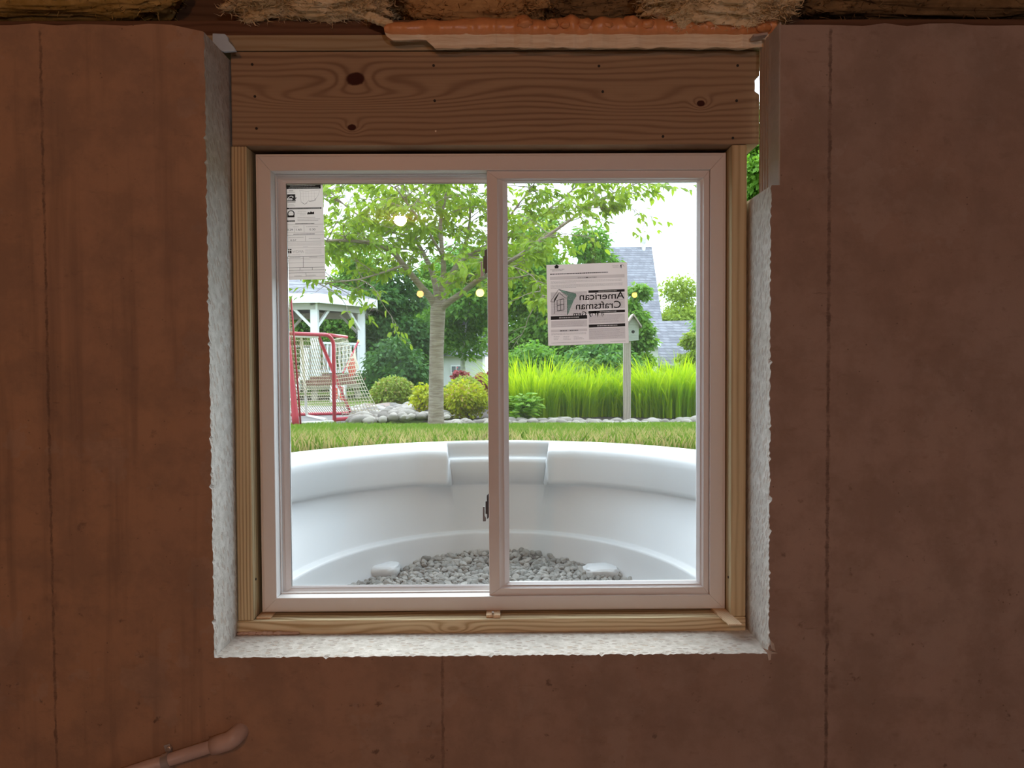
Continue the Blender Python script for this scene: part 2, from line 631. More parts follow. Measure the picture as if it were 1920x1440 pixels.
k1, k2, k3 = bp(666, 148), bp(660, 239), bp(1314, 194)
g1, g2, g3, g4 = bp(700, 178), bp(1190, 190), bp(560, 185), bp(950, 230)
M['header'] = wood('header_wood', 'x', 'z', (.44, .325, .21), (.25, .165, .105), 62,
                   bumps=[(g1[0], g1[1], .21, .030, 4.2), (g2[0], g2[1], .14, .028, 2.2), (g3[0], g3[1], .12, .022, 2.0)],
                   knots=[(k1[0], k1[1], .0185), (k2[0], k2[1], .0085), (k3[0], k3[1], .0085)], seed=1.3)
hxe, hxn = PX(1424, YB, 180), PX(1415.5, YB, 180)
hd = MB().prism_y([(hx0, hz0), (hxe, hz0), (hxe, PZ(178, YB)), (hxn, PZ(172, YB)), (hxn + .001, PZ(160, YB)), (hxn - .0004, PZ(150, YB)), (hxe, PZ(143, YB)), (hxe, hz1), (hx0, hz1)],
                  YB, YE - .005).build('header_board', M['header'], bevel=.002)
tag(hd, 'wide knotty treated wood header board spanning above the window', 'header board')
for i, (px, py) in enumerate([(473, 121), (478, 181), (481, 241), (813, 123), (815, 189), (817, 246), (1123, 124),
                              (1130, 172), (1383, 123), (1381, 189), (1374, 259), (1243, 256)]):
    x, z = bp(px, py)
    b = MB()
    b.tube([(x, YB - .0012, z), (x, YB + .01, z)], .0034 if i != 5 else .0022, 10)
    o = b.build('nail', M['nailpale'] if i == 5 else M['nail'], hd)

JL0, JL1 = PX(438.5, YB, 720), PX(468.5, YB, 720)
JR0, JR1 = PX(1371.5, YB, 720), PX(1400, YB, 720)
sz1, sz0 = PZ(1160.5, YB), PZ(1188, YB)
M['jamb'] = wood('jamb_wood', 'z', 'xy', (.70, .59, .36), (.36, .26, .14), 120, seed=5.1, amp=.5)
M['jambr'] = wood('jamb_wood_smooth', 'z', 'xy', (.68, .58, .36), (.45, .34, .19), 55, seed=8.6, amp=.5,
                  knots=[(PZ(1145, YB), PX(1388, YB, 1145), .008), (PZ(437, YB), PX(1391, YB, 437), .009)])
M['sill'] = wood('sill_wood', 'x', 'zy', (.84, .73, .48), (.42, .29, .14), 95,
                 bumps=[(PX(850, YB, 1178), sz0 + .010 + .6 * YB, .05, .016, 3.0), (PX(600, YB, 1178), sz0 + .6 * YB, .2, .03, 2.0)], seed=2.2,
                 amp=1.4)
jl = board('jamb_board', JL0, JL1, YB, YE - .005, sz1 + .0006, hz0 - .0006, M['jamb'],
           'left upright treated wood board of the rough opening, straight dark grain', 'jamb board')
jr = board('jamb_board', JR0, JR1, YB + .002, YE - .005, sz1 + .0006, hz0 - .0006, M['jambr'],
           'right upright treated wood board beside the open daylight gap', 'jamb board')
sl = board('sill_board', PX(442, YB, 1175), PX(1398, YB, 1172), YB - .002, YE - .005, sz0, sz1, M['sill'],
           'long low treated wood sill board under the window, bold wavy grain', 'sill board')
for par, x, zz in ((jl, JL1, PZ(1087, YB)), (jr, JR0, PZ(1090, YB))):
    s_ = 1 if par is jl else -1
    MB().tube([(x - s_ * .004, YB + .022, zz), (x + s_ * .0012, YB + .022, zz)], .0034, 10).build('nail', M['nail'], par)

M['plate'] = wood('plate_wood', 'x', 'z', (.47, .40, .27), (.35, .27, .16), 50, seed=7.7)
pz0, pz1 = PZ(94, YB), PZ(64.5, YB)
mp = board('mud_sill', -4.5, 4.5, YB, YE, max(pz0, zt + .004), pz1, M['plate'],
           'pale weathered wood plate running just above the header board', 'sill plate')
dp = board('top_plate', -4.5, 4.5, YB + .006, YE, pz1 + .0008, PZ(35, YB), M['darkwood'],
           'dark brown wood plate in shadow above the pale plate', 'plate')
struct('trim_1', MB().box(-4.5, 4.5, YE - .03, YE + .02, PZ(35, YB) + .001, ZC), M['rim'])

# fluted liner at top right + broken strips at its head
liner_x = PX(1418, YB, 250)
prof = [(PX(1462, 0, 200) + .0012, .0005), (PX(1462, 0, 200) - .0005, .004), (PX(1462, 0, 200) - .001, .058)]
yy = .060
for i in range(4):
    prof += [(liner_x + .0015, yy + .002), (liner_x + .001, yy + .010), (liner_x + .008, yy + .0125), (liner_x + .0085, yy + .0165)]
    yy += .0185
prof += [(liner_x + .001, .136), (XN, .138), (XN, .052), (PX(1463, 0, 200) + .0015, .052), (PX(1463, 0, 200) + .0015, .0005)]
mb = MB()
zs = [zn + .0] + [zn + (pz0 - zn) * t for t in np.linspace(.03, 1, 24)]
n = len(prof)
for i, z in enumerate(zs):
    ys = []
    for j, (x, y) in enumerate(prof):
        jx = jit(.0006)
        mb.v.append((x + jx, y, z + (0.0 if i else -.015 * (y / YB) + jit(.004))))
    if i:
        for j in range(n):
            j2 = (j + 1) % n
            mb.f.append(((i - 1) * n + j, (i - 1) * n + j2, i * n + j2, i * n + j))
            mb.m.append(0)
mb.f.append(tuple(range(n)))
mb.f.append(tuple((len(zs) - 1) * n + j for j in range(n)))
mb.m += [0, 0]
M['liner'] = plain('liner_concrete', (.50, .44, .40), .8, var=.12, scale=40, bump=.2)
lin = tag(mb.build('jamb_liner', M['liner']), 'pale upright fluted strip at the top right of the opening', 'jamb liner')
for i in range(3):
    a, b = P(1398 + i * 6, 84 - i * 7, YB - .012 - i * .028), P(1421 + i * 8, 78 - i * 6, YB - .012 - i * .028)
    MB().bar(a, b, .022, .006).build('broken_strip', M['liner'], lin, bevel=.001)

# ------------------------------------------------------------------ spray foam and insulation above the header
M['foamcut'] = None


def foamcut():
    n = NT('foam_cut')
    lay = n.noise(n.pos(9, 9, 150), 1.0, 4, .6)
    c = n.mix(n.ss(lay, .35, .65), (.80, .68, .48), (.95, .88, .70))
    return n.end(n.pbr(c, .85, n.bump(lay, .5, .004), .15))


M['foamcut'] = foamcut()
fx0, fx1 = PX(722, .12, 60), PX(1452, .12, 60)
N = 360
up, lo = MB(), MB()
ru, rl = [], []
for i in range(N + 1):
    t = i / N
    x = fx0 + (fx1 - fx0) * t
    px = 722 + 730 * t
    nz = mnoise.fractal(Vector((x * 14, 1.2, .3)), 1.0, 2.0, 4)
    lump = max(0, mnoise.noise(Vector((x * 27, 5.2, 1.3)))) if px > 930 else .12
    endt = min(1, (px - 722) / 14) ** .5 if px < 736 else 1
    topy = 31 - 6 * nz - 12 * lump + (5 if px < 800 else 0) + (1 - endt) * 14
    midy = 63 + 2.5 * mnoise.noise(Vector((x * 22, 2.1, 7.3))) - (1 - endt) * 5
    boty = (88 if px > 800 else 73) + 2.5 * mnoise.noise(Vector((x * 30, 9.1, .3))) - (1 - endt) * 14
    if px < 815:
        boty = min(boty, 75 + max(0, px - 800) * .9)
    yf = .112 + .008 * nz - .010 * lump
    a, m_, b = P(px, topy, yf).z, P(px, midy, yf).z, P(px, boty, yf).z
    h = a - m_
    ru.append([(x, .165, a - h * .15), (x, yf + .03, a), (x, yf + .008, a - h * .08), (x, yf - .006 - .006 * lump, a - h * .35),
               (x, yf - .008, a - h * .65), (x, yf - .003, m_ + h * .10), (x, yf + .001, m_ - .001), (x, .165, m_)])
    yc = yf + .0015 + .0025 * mnoise.noise(Vector((x * 60, 3, 3)))
    lo_row = [(x, .165, m_ - .0002), (x, yc, m_ - .0002), (x, yc + .001 * nz, (m_ * 2 + b) / 3), (x, yc + .002, (m_ + 2 * b) / 3),
              (x, yc + .003, b), (x, .165, b + .016)]
    rl.append(lo_row)
for (B, rows) in ((up, ru), (lo, rl)):
    k = len(rows[0])
    B.add([p for r in rows for p in r],
          [(i * k + j, i * k + (j + 1) % k, (i + 1) * k + (j + 1) % k, (i + 1) * k + j) for i in range(N) for j in range(k)]
          + [tuple(range(k)), tuple(N * k + j for j in range(k))])


def blob(c, rx, ry, rz, seed=0.0, sub=3, amp=.25, freq=2.0, box=1.0):
    bm = bmesh.new()
    bmesh.ops.create_icosphere(bm, subdivisions=sub, radius=1)
    vs = []
    for v in bm.verts:
        p = v.co.copy()
        if box != 1.0:
            p = Vector([math.copysign(abs(q) ** box, q) for q in p])
        k = 1 + amp * mnoise.fractal(v.co * freq + Vector((seed, seed * .7, 3.1)), 1.0, 2.0, 4)
        vs.append((c[0] + p.x * rx * k, c[1] + p.y * ry * k, c[2] + p.z * rz * k))
    fs = [tuple(v.index for v in f.verts) for f in bm.faces]
    bm.free()
    return vs, fs


for i, (px, py, r) in enumerate([(985, 43, .016), (1035, 45, .014), (1060, 46, .010), (1098, 44, .015), (1140, 47, .010), (1185, 42, .019),
                                 (1215, 46, .013), (1330, 47, .013), (1390, 50, .012), (1432, 52, .014)]):
    c = P(px, py, .105)
    up.add(*blob(c, r * 1.2, r * .8, r * .8, i * 1.7, 3, .3, 1.4))
fo = up.build('foam_bead', M['foamskin'], smooth=True)
tag(fo, 'lumpy orange spray foam bead along the top of the header', 'spray foam')
lo.build('cut_face', M['foamcut'], fo)
fo.children[0]['label'] = 'pale beige trimmed face of the foam'
b = MB()
b.prism_y([(P(a_, c_, .118).x, P(a_, c_, .118).z) for a_, c_ in ((398, 62), (421, 63), (427, 69), (428, 76), (437, 86), (443, 95.5), (420, 97), (398, 90))], .118, .128)
tag(b.build('foam_scrap', M['bluefoam'], bevel=.002), 'small light blue foam scrap wedged at the top left corner', 'foam scrap')


def battmat(name, c1, c2):
    n = NT(name)
    p = n.pos(1, 1, 1.4)
    nz = n.noise(p, 16, 6, .65)
    fib = n.noise(n.pos(60, 20, 150), 1.0, 4, .7)
    c = n.mix(n.ss(nz, .35, .65), c1, c2)
    c = n.mix(n.m('MULTIPLY', fib, .35), c, tuple(v * .5 for v in c1))
    return n.end(n.pbr(c, .95, n.bump(n.m('ADD', nz, n.m('MULTIPLY', fib, .4)), .25, .006), .05))


M['batt1'] = battmat('glass_wool_dimmed', (.42, .30, .09), (.66, .50, .20))  # weaker lamp light put into the wool colour
M['batt2'] = battmat('glass_wool_cream', (.74, .60, .34), (.95, .85, .60))
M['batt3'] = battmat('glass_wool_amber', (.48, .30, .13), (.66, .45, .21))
M['batt4'] = battmat('glass_wool_shaded', (.22, .15, .075), (.34, .24, .12))  # darkest wool: dimness of the less lit batts put into the colour
def fibres(B, n):
    vs0 = list(B.v)
    for i in range(n):
        p = Vector(random.choice(vs0))
        if p.z > ZE0 + .95:
            continue
        a_ = Vector((random.gauss(0, 1), random.gauss(-.5, .6), random.gauss(-.1, .5))).normalized() * random.uniform(.006, .020)
        b_ = Vector((random.gauss(0, 1), random.gauss(-.3, .6), random.gauss(-.2, .5))).normalized() * random.uniform(.006, .020)
        q = [p, p + a_, p + a_ + b_]
        sd_ = Vector((random.gauss(0, 1), random.gauss(0, 1), random.gauss(0, 1))).normalized() * random.uniform(.0005, .0014)
        B.add([q[0] - sd_, q[0] + sd_, q[1] - sd_, q[1] + sd_, q[2]], [(0, 1, 3, 2), (2, 3, 4)])


ZE0 = EYE.z
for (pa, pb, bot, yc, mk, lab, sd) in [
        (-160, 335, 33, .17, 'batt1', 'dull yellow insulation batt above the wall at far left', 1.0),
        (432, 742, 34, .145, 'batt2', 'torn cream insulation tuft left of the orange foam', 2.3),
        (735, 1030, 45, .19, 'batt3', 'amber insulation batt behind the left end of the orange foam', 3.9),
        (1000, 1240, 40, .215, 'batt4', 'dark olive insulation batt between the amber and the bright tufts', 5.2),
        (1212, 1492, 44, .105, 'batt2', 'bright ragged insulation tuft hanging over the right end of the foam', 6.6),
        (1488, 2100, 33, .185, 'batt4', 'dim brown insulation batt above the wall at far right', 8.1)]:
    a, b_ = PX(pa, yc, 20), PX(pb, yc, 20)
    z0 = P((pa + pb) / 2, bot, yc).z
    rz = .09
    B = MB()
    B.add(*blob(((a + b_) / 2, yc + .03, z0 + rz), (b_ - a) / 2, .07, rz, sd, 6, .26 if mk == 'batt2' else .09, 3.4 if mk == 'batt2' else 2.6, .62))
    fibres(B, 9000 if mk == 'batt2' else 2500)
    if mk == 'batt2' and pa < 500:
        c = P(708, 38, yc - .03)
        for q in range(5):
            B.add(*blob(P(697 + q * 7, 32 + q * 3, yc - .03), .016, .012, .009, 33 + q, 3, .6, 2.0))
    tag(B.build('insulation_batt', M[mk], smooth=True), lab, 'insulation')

b = MB()
b.prism_y([(P(a_, c_, 0).x, P(a_, c_, 0).z) for a_, c_ in ((1428, 1213), (1443, 1219), (1457, 1223.5), (1445, 1224.5), (1443.5, 1236), (1439.5, 1237), (1438, 1224))], -.005, -.001)
b.prism_y([(P(a_, c_, 0).x, P(a_, c_, 0).z) for a_, c_ in ((1443, 1198), (1450, 1206), (1453, 1220), (1446, 1216))], -.004, -.0008)
tag(b.build('concrete_sliver', M['cut']), 'thin broken concrete slivers sticking out at the lower right corner of the opening', 'concrete chip')

# hardened residue along the sill foot, small crumbs
b = MB()
for i in range(26):
    px = 446 + i * 4.4 + jit(2)
    c = P(px, 1189 + jit(1.2), YB - .006)
    b.add(*blob((c.x, c.y, zb + .004), .006 + random.random() * .004, .006, .0035 + random.random() * .002, i * 1.1, 2, .4))
M['residue'] = plain('foam_residue', (.55, .38, .29), .8, var=.2)
tag(b.build('foam_residue', M['residue'], smooth=True), 'pinkish foam residue squeezed out under the left end of the sill board', 'residue')

# shims
M['shim'] = wood('shim_wood', 'y', 'x', (.88, .70, .48), (.66, .42, .24), 260, seed=6.1)
Y0 = .196
zs_ = sz1 + .0008
b = MB()
xa, xb, xc, xd = PX(1334, .205, 1145), PX(1357, .205, 1145), PX(1392, .092, 1177), PX(1367, .092, 1177)
b.add([(xa, .215, zs_), (xb, .215, zs_), (xc, .092, zs_), (xd, .092, zs_),
       (xa, .215, zs_ + .007), (xb, .215, zs_ + .007), (xc, .092, zs_ + .0025), (xd, .092, zs_ + .0025)],
      [(0, 1, 2, 3), (4, 5, 6, 7), (0, 1, 5, 4), (1, 2, 6, 5), (2, 3, 7, 6), (3, 0, 4, 7)])
tag(b.build('shim', M['shim']), 'long pale wedge shim sticking out at the right end of the sill', 'shim')
b = MB()
b.box(PX(911.5, YB, 1155), PX(924, YB, 1155), .163, .21, zs_, zs_ + .007)
b.box(PX(925, YB, 1155), PX(938, YB, 1155), .160, .21, zs_, zs_ + .0075)
sh = tag(b.build('shim', M['shim'], bevel=.0006), 'short split shim at the middle of the sill with a small nail', 'shim')
MB().tube([(PX(923, YB, 1150), .170, zs_ + .006), (PX(924, YB, 1150), .168, zs_ + .013)], [.0018, .003], 8).build('nail', M['nailpale'], sh)
b = MB()
b.box(PX(478, YB, 1155), PX(505, YB, 1155), .168, .21, zs_, zs_ + .004)
tag(b.build('shim', M['shim'], bevel=.0006), 'thin shim under the lower left corner of the window frame', 'shim')


# ================================================================== THE WINDOW
def rect(pl, pt, pr, pb, Y):
    return PX(pl, Y), PX(pr, Y), PZ(pb, Y), PZ(pt, Y)         # x0, x1, z0, z1


def slope(mb, o, ya, i, yb, yback):
    """four mitred strips whose face slopes from rectangle o at depth ya to rectangle i at depth yb"""
    O = [(o[0], o[2]), (o[1], o[2]), (o[1], o[3]), (o[0], o[3])]
    I = [(i[0], i[2]), (i[1], i[2]), (i[1], i[3]), (i[0], i[3])]
    for k in range(4):
        k2 = (k + 1) % 4
        vs = []
        for q in (k, k2):
            vs += [(O[q][0], ya, O[q][1]), (I[q][0], yb, I[q][1]), (I[q][0], yback, I[q][1]), (O[q][0], yback, O[q][1])]
        mb.add(vs, [(0, 1, 5, 4), (1, 2, 6, 5), (2, 3, 7, 6), (3, 0, 4, 7), (0, 3, 2, 1), (4, 5, 6, 7)])
    return mb


def ring(mb, o, i, y0, y1, m=0):
    """mitred four-sided frame between outer and inner rectangles"""
    ox0, ox1, oz0, oz1 = o
    ix0, ix1, iz0, iz1 = i
    O = [(ox0, oz0), (ox1, oz0), (ox1, oz1), (ox0, oz1)]
    I = [(ix0, iz0), (ix1, iz0), (ix1, iz1), (ix0, iz1)]
    for k in range(4):
        k2 = (k + 1) % 4
        mb.prism_y([O[k], O[k2], I[k2], I[k]], y0, y1, m)
    return mb


win = empty('window_1', (PX(922, Y0), Y0, PZ(1143, Y0)))
win['kind'] = 'structure'
fo_ = rect(489, 291.5, 1356.5, 1143, Y0)
fi_ = rect(513, 319, 1331.5, 1118.5, Y0)
b = ring(MB(), fo_, fi_, Y0, Y0 + .080)
# track lips inside the frame
li = (fi_[0] + .004, fi_[1] - .004, fi_[2] + .004, fi_[3] - .004)
ring(b, fi_, li, Y0 + .036, Y0 + .043)
b.build('frame', M['vinyl'], win, bevel=.0016)
b = ring(MB(), (fo_[0] - .006, fo_[1] + .006, fo_[2] - .003, fo_[3] + .006), fo_, Y0 + .004, Y0 + .008)
b.build('frame_lip', M['vinyl'], win, bevel=.0008)
M['fin'] = plain('light_block_fin', (.10, .10, .10), .7)  # dark fin added to keep daylight out of the gap around the frame
ring(MB(), (fo_[0] - .020, fo_[1] + .022, fo_[2] - .014, fo_[3] + .018), fo_, Y0 + .068, Y0 + .0705).build('light_block_fin', M['fin'], win)

# fixed sash (left, outer track)
YF = Y0 + .045
fin = rect(539, 341, 1331, 1101.5, YF)
fin = (fin[0], PX(925, YF), fin[2], fin[3])
fout = (fi_[0] + .0005, PX(950, YF), fi_[2] + .0005, fi_[3] - .0005)
fmid = rect(523, 330, 1331, 1112.5, YF)
fmid = (fmid[0], fin[1] + .012, fmid[2], fmid[3])
fs = ring(MB(), fout, fmid, YF, YF + .030)
fs2 = rect(531, 336, 1331, 1106, YF + .006)
fs2 = (fs2[0], fin[1] + .006, fs2[2], fs2[3])
slope(fs, fmid, YF + .001, fs2, YF + .008, YF + .024)
slope(fs, fs2, YF + .0055, fin, YF + .013, YF + .024)
fso = fs.build('fixed_sash', M['vinyl'], win, bevel=.0008)
gin = rect(541.5, 343.5, 925, 1095.5, YF + .016)
gin = (gin[0], fin[1] - .001, gin[2], gin[3])
slope(MB(), fin, YF + .012, gin, YF + .0165, YF + .0175).build('glazing_bead', M['bead'], fso)
GL = (fin[0] + .0005, fin[1] - .0005, fin[2] + .0005, fin[3] - .0005)
YGL = YF + .018
MB().box(GL[0], GL[1], YGL, YGL + .004, GL[2], GL[3]).build('glass_pane', M['glass'], fso)

# sliding sash (right, inner track)
YS = Y0 + .008
so = rect(915, 320.5, 1331, 1117, YS)
so = (so[0], fi_[1] - .0008, so[2], so[3])
si = rect(935, 335, 1319, 1103.5, YS)
sm = ring(MB(), so, si, YS, YS + .027)
sso = sm.build('sliding_sash', M['vinyl'], win, bevel=.0014)
YG = YS + .020
g2 = rect(953.5, 343, 1306.5, 1091.5, YG - .004)
mid = tuple((p_ + q_) / 2 for p_, q_ in zip(si, g2))
bd = slope(MB(), si, YS + .003, mid, YS + .011, YS + .0235)
slope(bd, mid, YS + .0085, g2, YS + .019, YS + .0235)
bd.build('glazing_bead', M['bead'], sso)
YGR = YG
MB().box(si[0] + .0005, si[1] - .0005, YGR + .004, YGR + .008, si[2] + .0005, si[3] - .0005).build('glass_pane', M['glass'], sso)
# two stepped latches behind the meeting stile
for dx, dy in ((0, 0), (4.3, 460)):
    Yl = YS + .020

    def q(px, py):
        p = P(px + dx, py + dy, Yl)
        return p.x, p.z
    b = MB()
    b.prism_y([q(908.4, 469), (so[0] + .002, q(0, 469)[1]), (so[0] + .002, q(0, 514)[1]), q(909, 514), q(909, 504), q(906, 503.5), q(906, 480), q(908.4, 480)], Yl, Yl + .006)
    lt = b.build('latch', M['latch'], win, bevel=.0005)
    b = MB()
    b.prism_y([q(901, 490), q(904.4, 490), q(904.4, 507), q(906.8, 511), q(906.8, 518), q(901, 518)], Yl + .002, Yl + .006)
    b.build('latch_keeper', M['latchgrey'], lt, bevel=.0005)


# ------------------------------------------------------------------ papers on the glass
def glyphs(body, bold=0.0):
    cu = bpy.data.curves.new('t', 'FONT')
    cu.body = body
    cu.size = 1.0
    cu.resolution_u = 3
    cu.offset = bold
    o = bpy.data.objects.new('t', cu)
    COL.objects.link(o)
    dg = bpy.context.evaluated_depsgraph_get()
    me = bpy.data.meshes.new_from_object(o.evaluated_get(dg))
    vs = [tuple(v.co) for v in me.vertices]
    fs_ = [tuple(p.vertices) for p in me.polygons]
    bpy.data.objects.remove(o)
    bpy.data.curves.remove(cu)
    bpy.data.meshes.remove(me)
    return vs, fs_


class Sheet:
    """flat sheet on the glass; (u, v) in 0..1 from the top left corner as seen from the room"""

    def __init__(s, tl, tr, br, bl, Y, n=10, warp=.0):
        s.c = [P(*c, Y) for c in (tl, tr, br, bl)]
        s.Y = Y
        s.w = (s.c[1] - s.c[0]).length
        s.h = (s.c[3] - s.c[0]).length
        s.layers = {}

    def pt(s, u, v, off=0.0):
        a = s.c[0].lerp(s.c[1], u)
        b = s.c[3].lerp(s.c[2], u)
        p = a.lerp(b, v)
        return (p.x, s.Y - off, p.z)

    def mb(s, k):
        return s.layers.setdefault(k, MB())

    def poly(s, k, uv, off=.0004):
        s.mb(k).add([s.pt(u, v, off) for u, v in uv], [tuple(range(len(uv)))])

    def bar(s, k, u0, v0, u1, v1, off=.0004):
        s.poly(k, [(u0, v0), (u1, v0), (u1, v1), (u0, v1)], off)

    def line(s, k, uv, wd, off=.0004):
        for (a, b) in zip(uv[:-1], uv[1:]):
            dx, dy = (b[0] - a[0]) * s.w, (b[1] - a[1]) * s.h
            l = math.hypot(dx, dy) or 1
            nx, ny = -dy / l * wd / 2 / s.w, dx / l * wd / 2 / s.h
            s.poly(k, [(a[0] + nx, a[1] + ny), (b[0] + nx, b[1] + ny), (b[0] - nx, b[1] - ny), (a[0] - nx, a[1] - ny)], off)

    def text(s, k, body, u0, u1, vbase, vh, mirror=False, bold=.0, off=.0005):
        vs, fs_ = glyphs(body, bold)
        xs = [p[0] for p in vs]
        x0, x1 = min(xs), max(xs)
        out = []
        for (x, y, _) in vs:
            t = (x - x0) / (x1 - x0)
            if mirror:
                t = 1 - t
            out.append(s.pt(u0 + (u1 - u0) * t, vbase - y / .7 * vh, off))
        s.mb(k).add(out, fs_)

    def dashes(s, k, u0, u1, v0, v1, off=.0004, gap=.25, wmin=.008, wmax=.03):
        u = u0
        while u < u1:
            wd = random.uniform(wmin, wmax)
            s.bar(k, u, v0, min(u + wd, u1), v1, off)
            u += wd + wmin * gap * 2

    def barwith(s, k, u0, v0, u1, v1, t0, t1):
        """dark bar with a line of small unprinted lettering between t0 and t1"""
        h = v1 - v0
        a, b = v0 + h * .34, v0 + h * .66
        s.bar(k, u0, v0, u1, a)
        s.bar(k, u0, b, u1, v1)
        s.bar(k, u0, a, t0, b)
        s.bar(k, t1, a, u1, b)
        u = t0
        while u < t1:
            s.bar(k, u, a, min(u + .0075, t1), b)
            u += .0075 + random.choice([.0035, .0045, .006])

    def build(s, name, mat, inks, label, cat):
        o = MB().prism_y([(c.x, c.z) for c in s.c], s.Y, s.Y + .0003).build(name, mat)
        tag(o, label, cat)
        for k, m_ in s.layers.items():
            m_.build(k, inks[k], o)
        return o


INK = {'black_lettering': ink('black_ink', (.04, .035, .035)), 'grey_lettering': ink('grey_ink', (.58, .56, .56), .97),
       'fine_lettering': ink('fine_ink', (.80, .78, .785), .97), 'green_logo': ink('green_ink', (.26, .47, .37), .97),
       'red_logo': ink('red_ink', (.5, .12, .14), .95)}
M['paper'] = papermat('sheet_paper', (.69, .625, .61), .66)
M['label'] = papermat('label_paper', (.70, .655, .635), .66)

sh = Sheet((1024.5, 497), (1175.5, 491.5), (1179, 643), (1028, 648.5), YGR + .0034)
K = 'black_lettering'


def uv1(X, Yp):
    """from the 8x zoom of the sheet (origin 1010, 480) to sheet coordinates"""
    px, py = 1010 + X / 8, 480 + Yp / 8
    v = (py - (497 - (px - 1024.5) * .0364)) / 151.5
    u = (px - (1024.5 + v * 3.5)) / 151
    return u, v


def B1(k, x0, y0, x1, y1):
    a, b = uv1(x0, y0), uv1(x1, y1)
    sh.bar(k, a[0], a[1], b[0], b[1])


# house mark top left, small lettering
sh.poly(K, [uv1(*p) for p in ((228, 160), (268, 128), (312, 158), (296, 160), (298, 185), (240, 188), (240, 162))])
a, b_ = uv1(175, 205), uv1(385, 205)
sh.dashes('grey_lettering', a[0], b_[0], a[1] - .004, a[1] + .006)
a, b_ = uv1(200, 225), uv1(355, 225)
sh.dashes('grey_lettering', a[0], b_[0], a[1] - .004, a[1] + .004)
# small logo top right
sh.poly(K, [uv1(*p) for p in ((1222, 135), (1244, 128), (1240, 182), (1232, 182))])
sh.line('grey_lettering', [uv1(1244, 130), uv1(1262, 128), uv1(1282, 160)], .0012)
sh.text('grey_lettering', 'American', *sorted((uv1(1100, 145)[0], uv1(1200, 145)[0])), uv1(1150, 152)[1], .016, True)
sh.text('grey_lettering', 'Craftsman', *sorted((uv1(1110, 165)[0], uv1(1215, 165)[0])), uv1(1150, 175)[1], .016, True)
# heading and paragraphs
a, b_ = uv1(170, 275), uv1(1040, 275)
sh.dashes(K, a[0], b_[0], a[1] - .006, a[1] + .005)
a, b_ = uv1(168, 312), uv1(1288, 290)
sh.bar('fine_lettering', a[0], uv1(168, 312)[1], b_[0], uv1(168, 360)[1])
a, b_ = uv1(585, 325), uv1(870, 325)
sh.dashes(K, a[0], b_[0], a[1] - .005, a[1] + .006)
for (x0, x1, ys) in ((180, 1245, (382, 400, 415)), (180, 1260, (440, 455, 470)), (180, 1240, (485,))):
    for yq in ys:
        a = uv1(x0, yq)
        b_ = uv1(x1 if yq not in (415, 485) else 560, yq)
        sh.dashes('grey_lettering', a[0], b_[0], a[1] - .0022, a[1] + .0028)
# right hand and left hand warning columns
for (x0, x1, y0, y1, t0, t1) in ((745, 1290, 530, 560, 890, 1170), (745, 1295, 838, 868, 910, 1170), (752, 1298, 1042, 1080, 870, 1185),
                                 (182, 728, 918, 965, 300, 605)):
    a, b_ = uv1(x0, y0), uv1(x0, y1)
    sh.barwith(K, a[0], a[1] - .012, uv1(x1, y0)[0], b_[1] - .006, uv1(t0, y0)[0], uv1(t1, y0)[0])
for (x0, x1, y0, y1) in ((180, 735, 545, 890), (745, 1295, 570, 800), (748, 1295, 880, 1015), (752, 1300, 1085, 1255),
                         (185, 728, 975, 1075)):
    a = uv1(x0, y0)
    b_ = uv1(x1, y1)
    sh.bar('fine_lettering', a[0], a[1], b_[0], uv1(x0, y1)[1], .0003)
    yq = y0 + 14
    while yq < y1 - 6:
        c = uv1(x0 + 8, yq)
        sh.dashes('fine_lettering', c[0], uv1(x1 - random.uniform(8, 120), yq)[0], c[1] - .002, c[1] + .002)
        yq += 17
a, b_ = uv1(185, 1105), uv1(728, 1145)
sh.bar('fine_lettering', a[0], a[1], b_[0], uv1(185, 1145)[1])
sh.dashes(K, uv1(320, 1122)[0], uv1(595, 1122)[0], uv1(320, 1122)[1] - .005, uv1(320, 1122)[1] + .006)
for (x0, x1, yq) in ((190, 715, 1165), (190, 715, 1182), (225, 315, 1210), (225, 300, 1232), (225, 290, 1254), (370, 460, 1208),
                     (370, 450, 1230), (370, 480, 1250), (525, 600, 1206), (525, 655, 1226), (525, 680, 1244), (190, 800, 1305),
                     (1075, 1300, 1280)):
    c = uv1(x0, yq)
    sh.dashes('grey_lettering', c[0], uv1(x1, yq)[0], c[1] - .0025, c[1] + .0035)
# big mirrored lettering shining through, and the cottage drawing
sh.text(K, 'American', uv1(612, 600)[0], uv1(1285, 600)[0], uv1(950, 652)[1] - .004, .088, True, .008)
sh.text(K, 'Craftsman', uv1(556, 740)[0], uv1(1232, 740)[0], uv1(900, 792)[1] - .004, .088, True, .008)
sh.text(K, 'by', uv1(935, 865)[0], uv1(978, 865)[0], uv1(950, 885)[1], .050, True, .014)
sh.text(K, 'Ply Gem', uv1(520, 870)[0], uv1(860, 870)[0], uv1(700, 893)[1], .052, True, .014)
sh.poly(K, [uv1(*p) for p in ((872, 862), (892, 846), (898, 866), (884, 908), (876, 905), (884, 872), (872, 884))])
sh.poly('green_logo', [uv1(*p) for p in ((310, 505), (560, 565), (565, 600), (525, 665), (436, 880), (428, 880), (425, 628), (440, 600))])
lw = .0010
for pts in ([(178, 682), (300, 500), (440, 610), (428, 632)], [(178, 684), (232, 690), (306, 548), (400, 630), (428, 632)],
            [(236, 690), (236, 868)], [(432, 640), (432, 885)], [(300, 500), (560, 566)]):
    sh.line(K, [uv1(*p) for p in pts], lw)
for pts in ([(275, 662), (378, 640), (380, 808), (282, 824), (275, 662)], [(326, 652), (330, 816)], [(278, 742), (380, 724)]):
    sh.line(K, [uv1(*p) for p in pts], .0014)
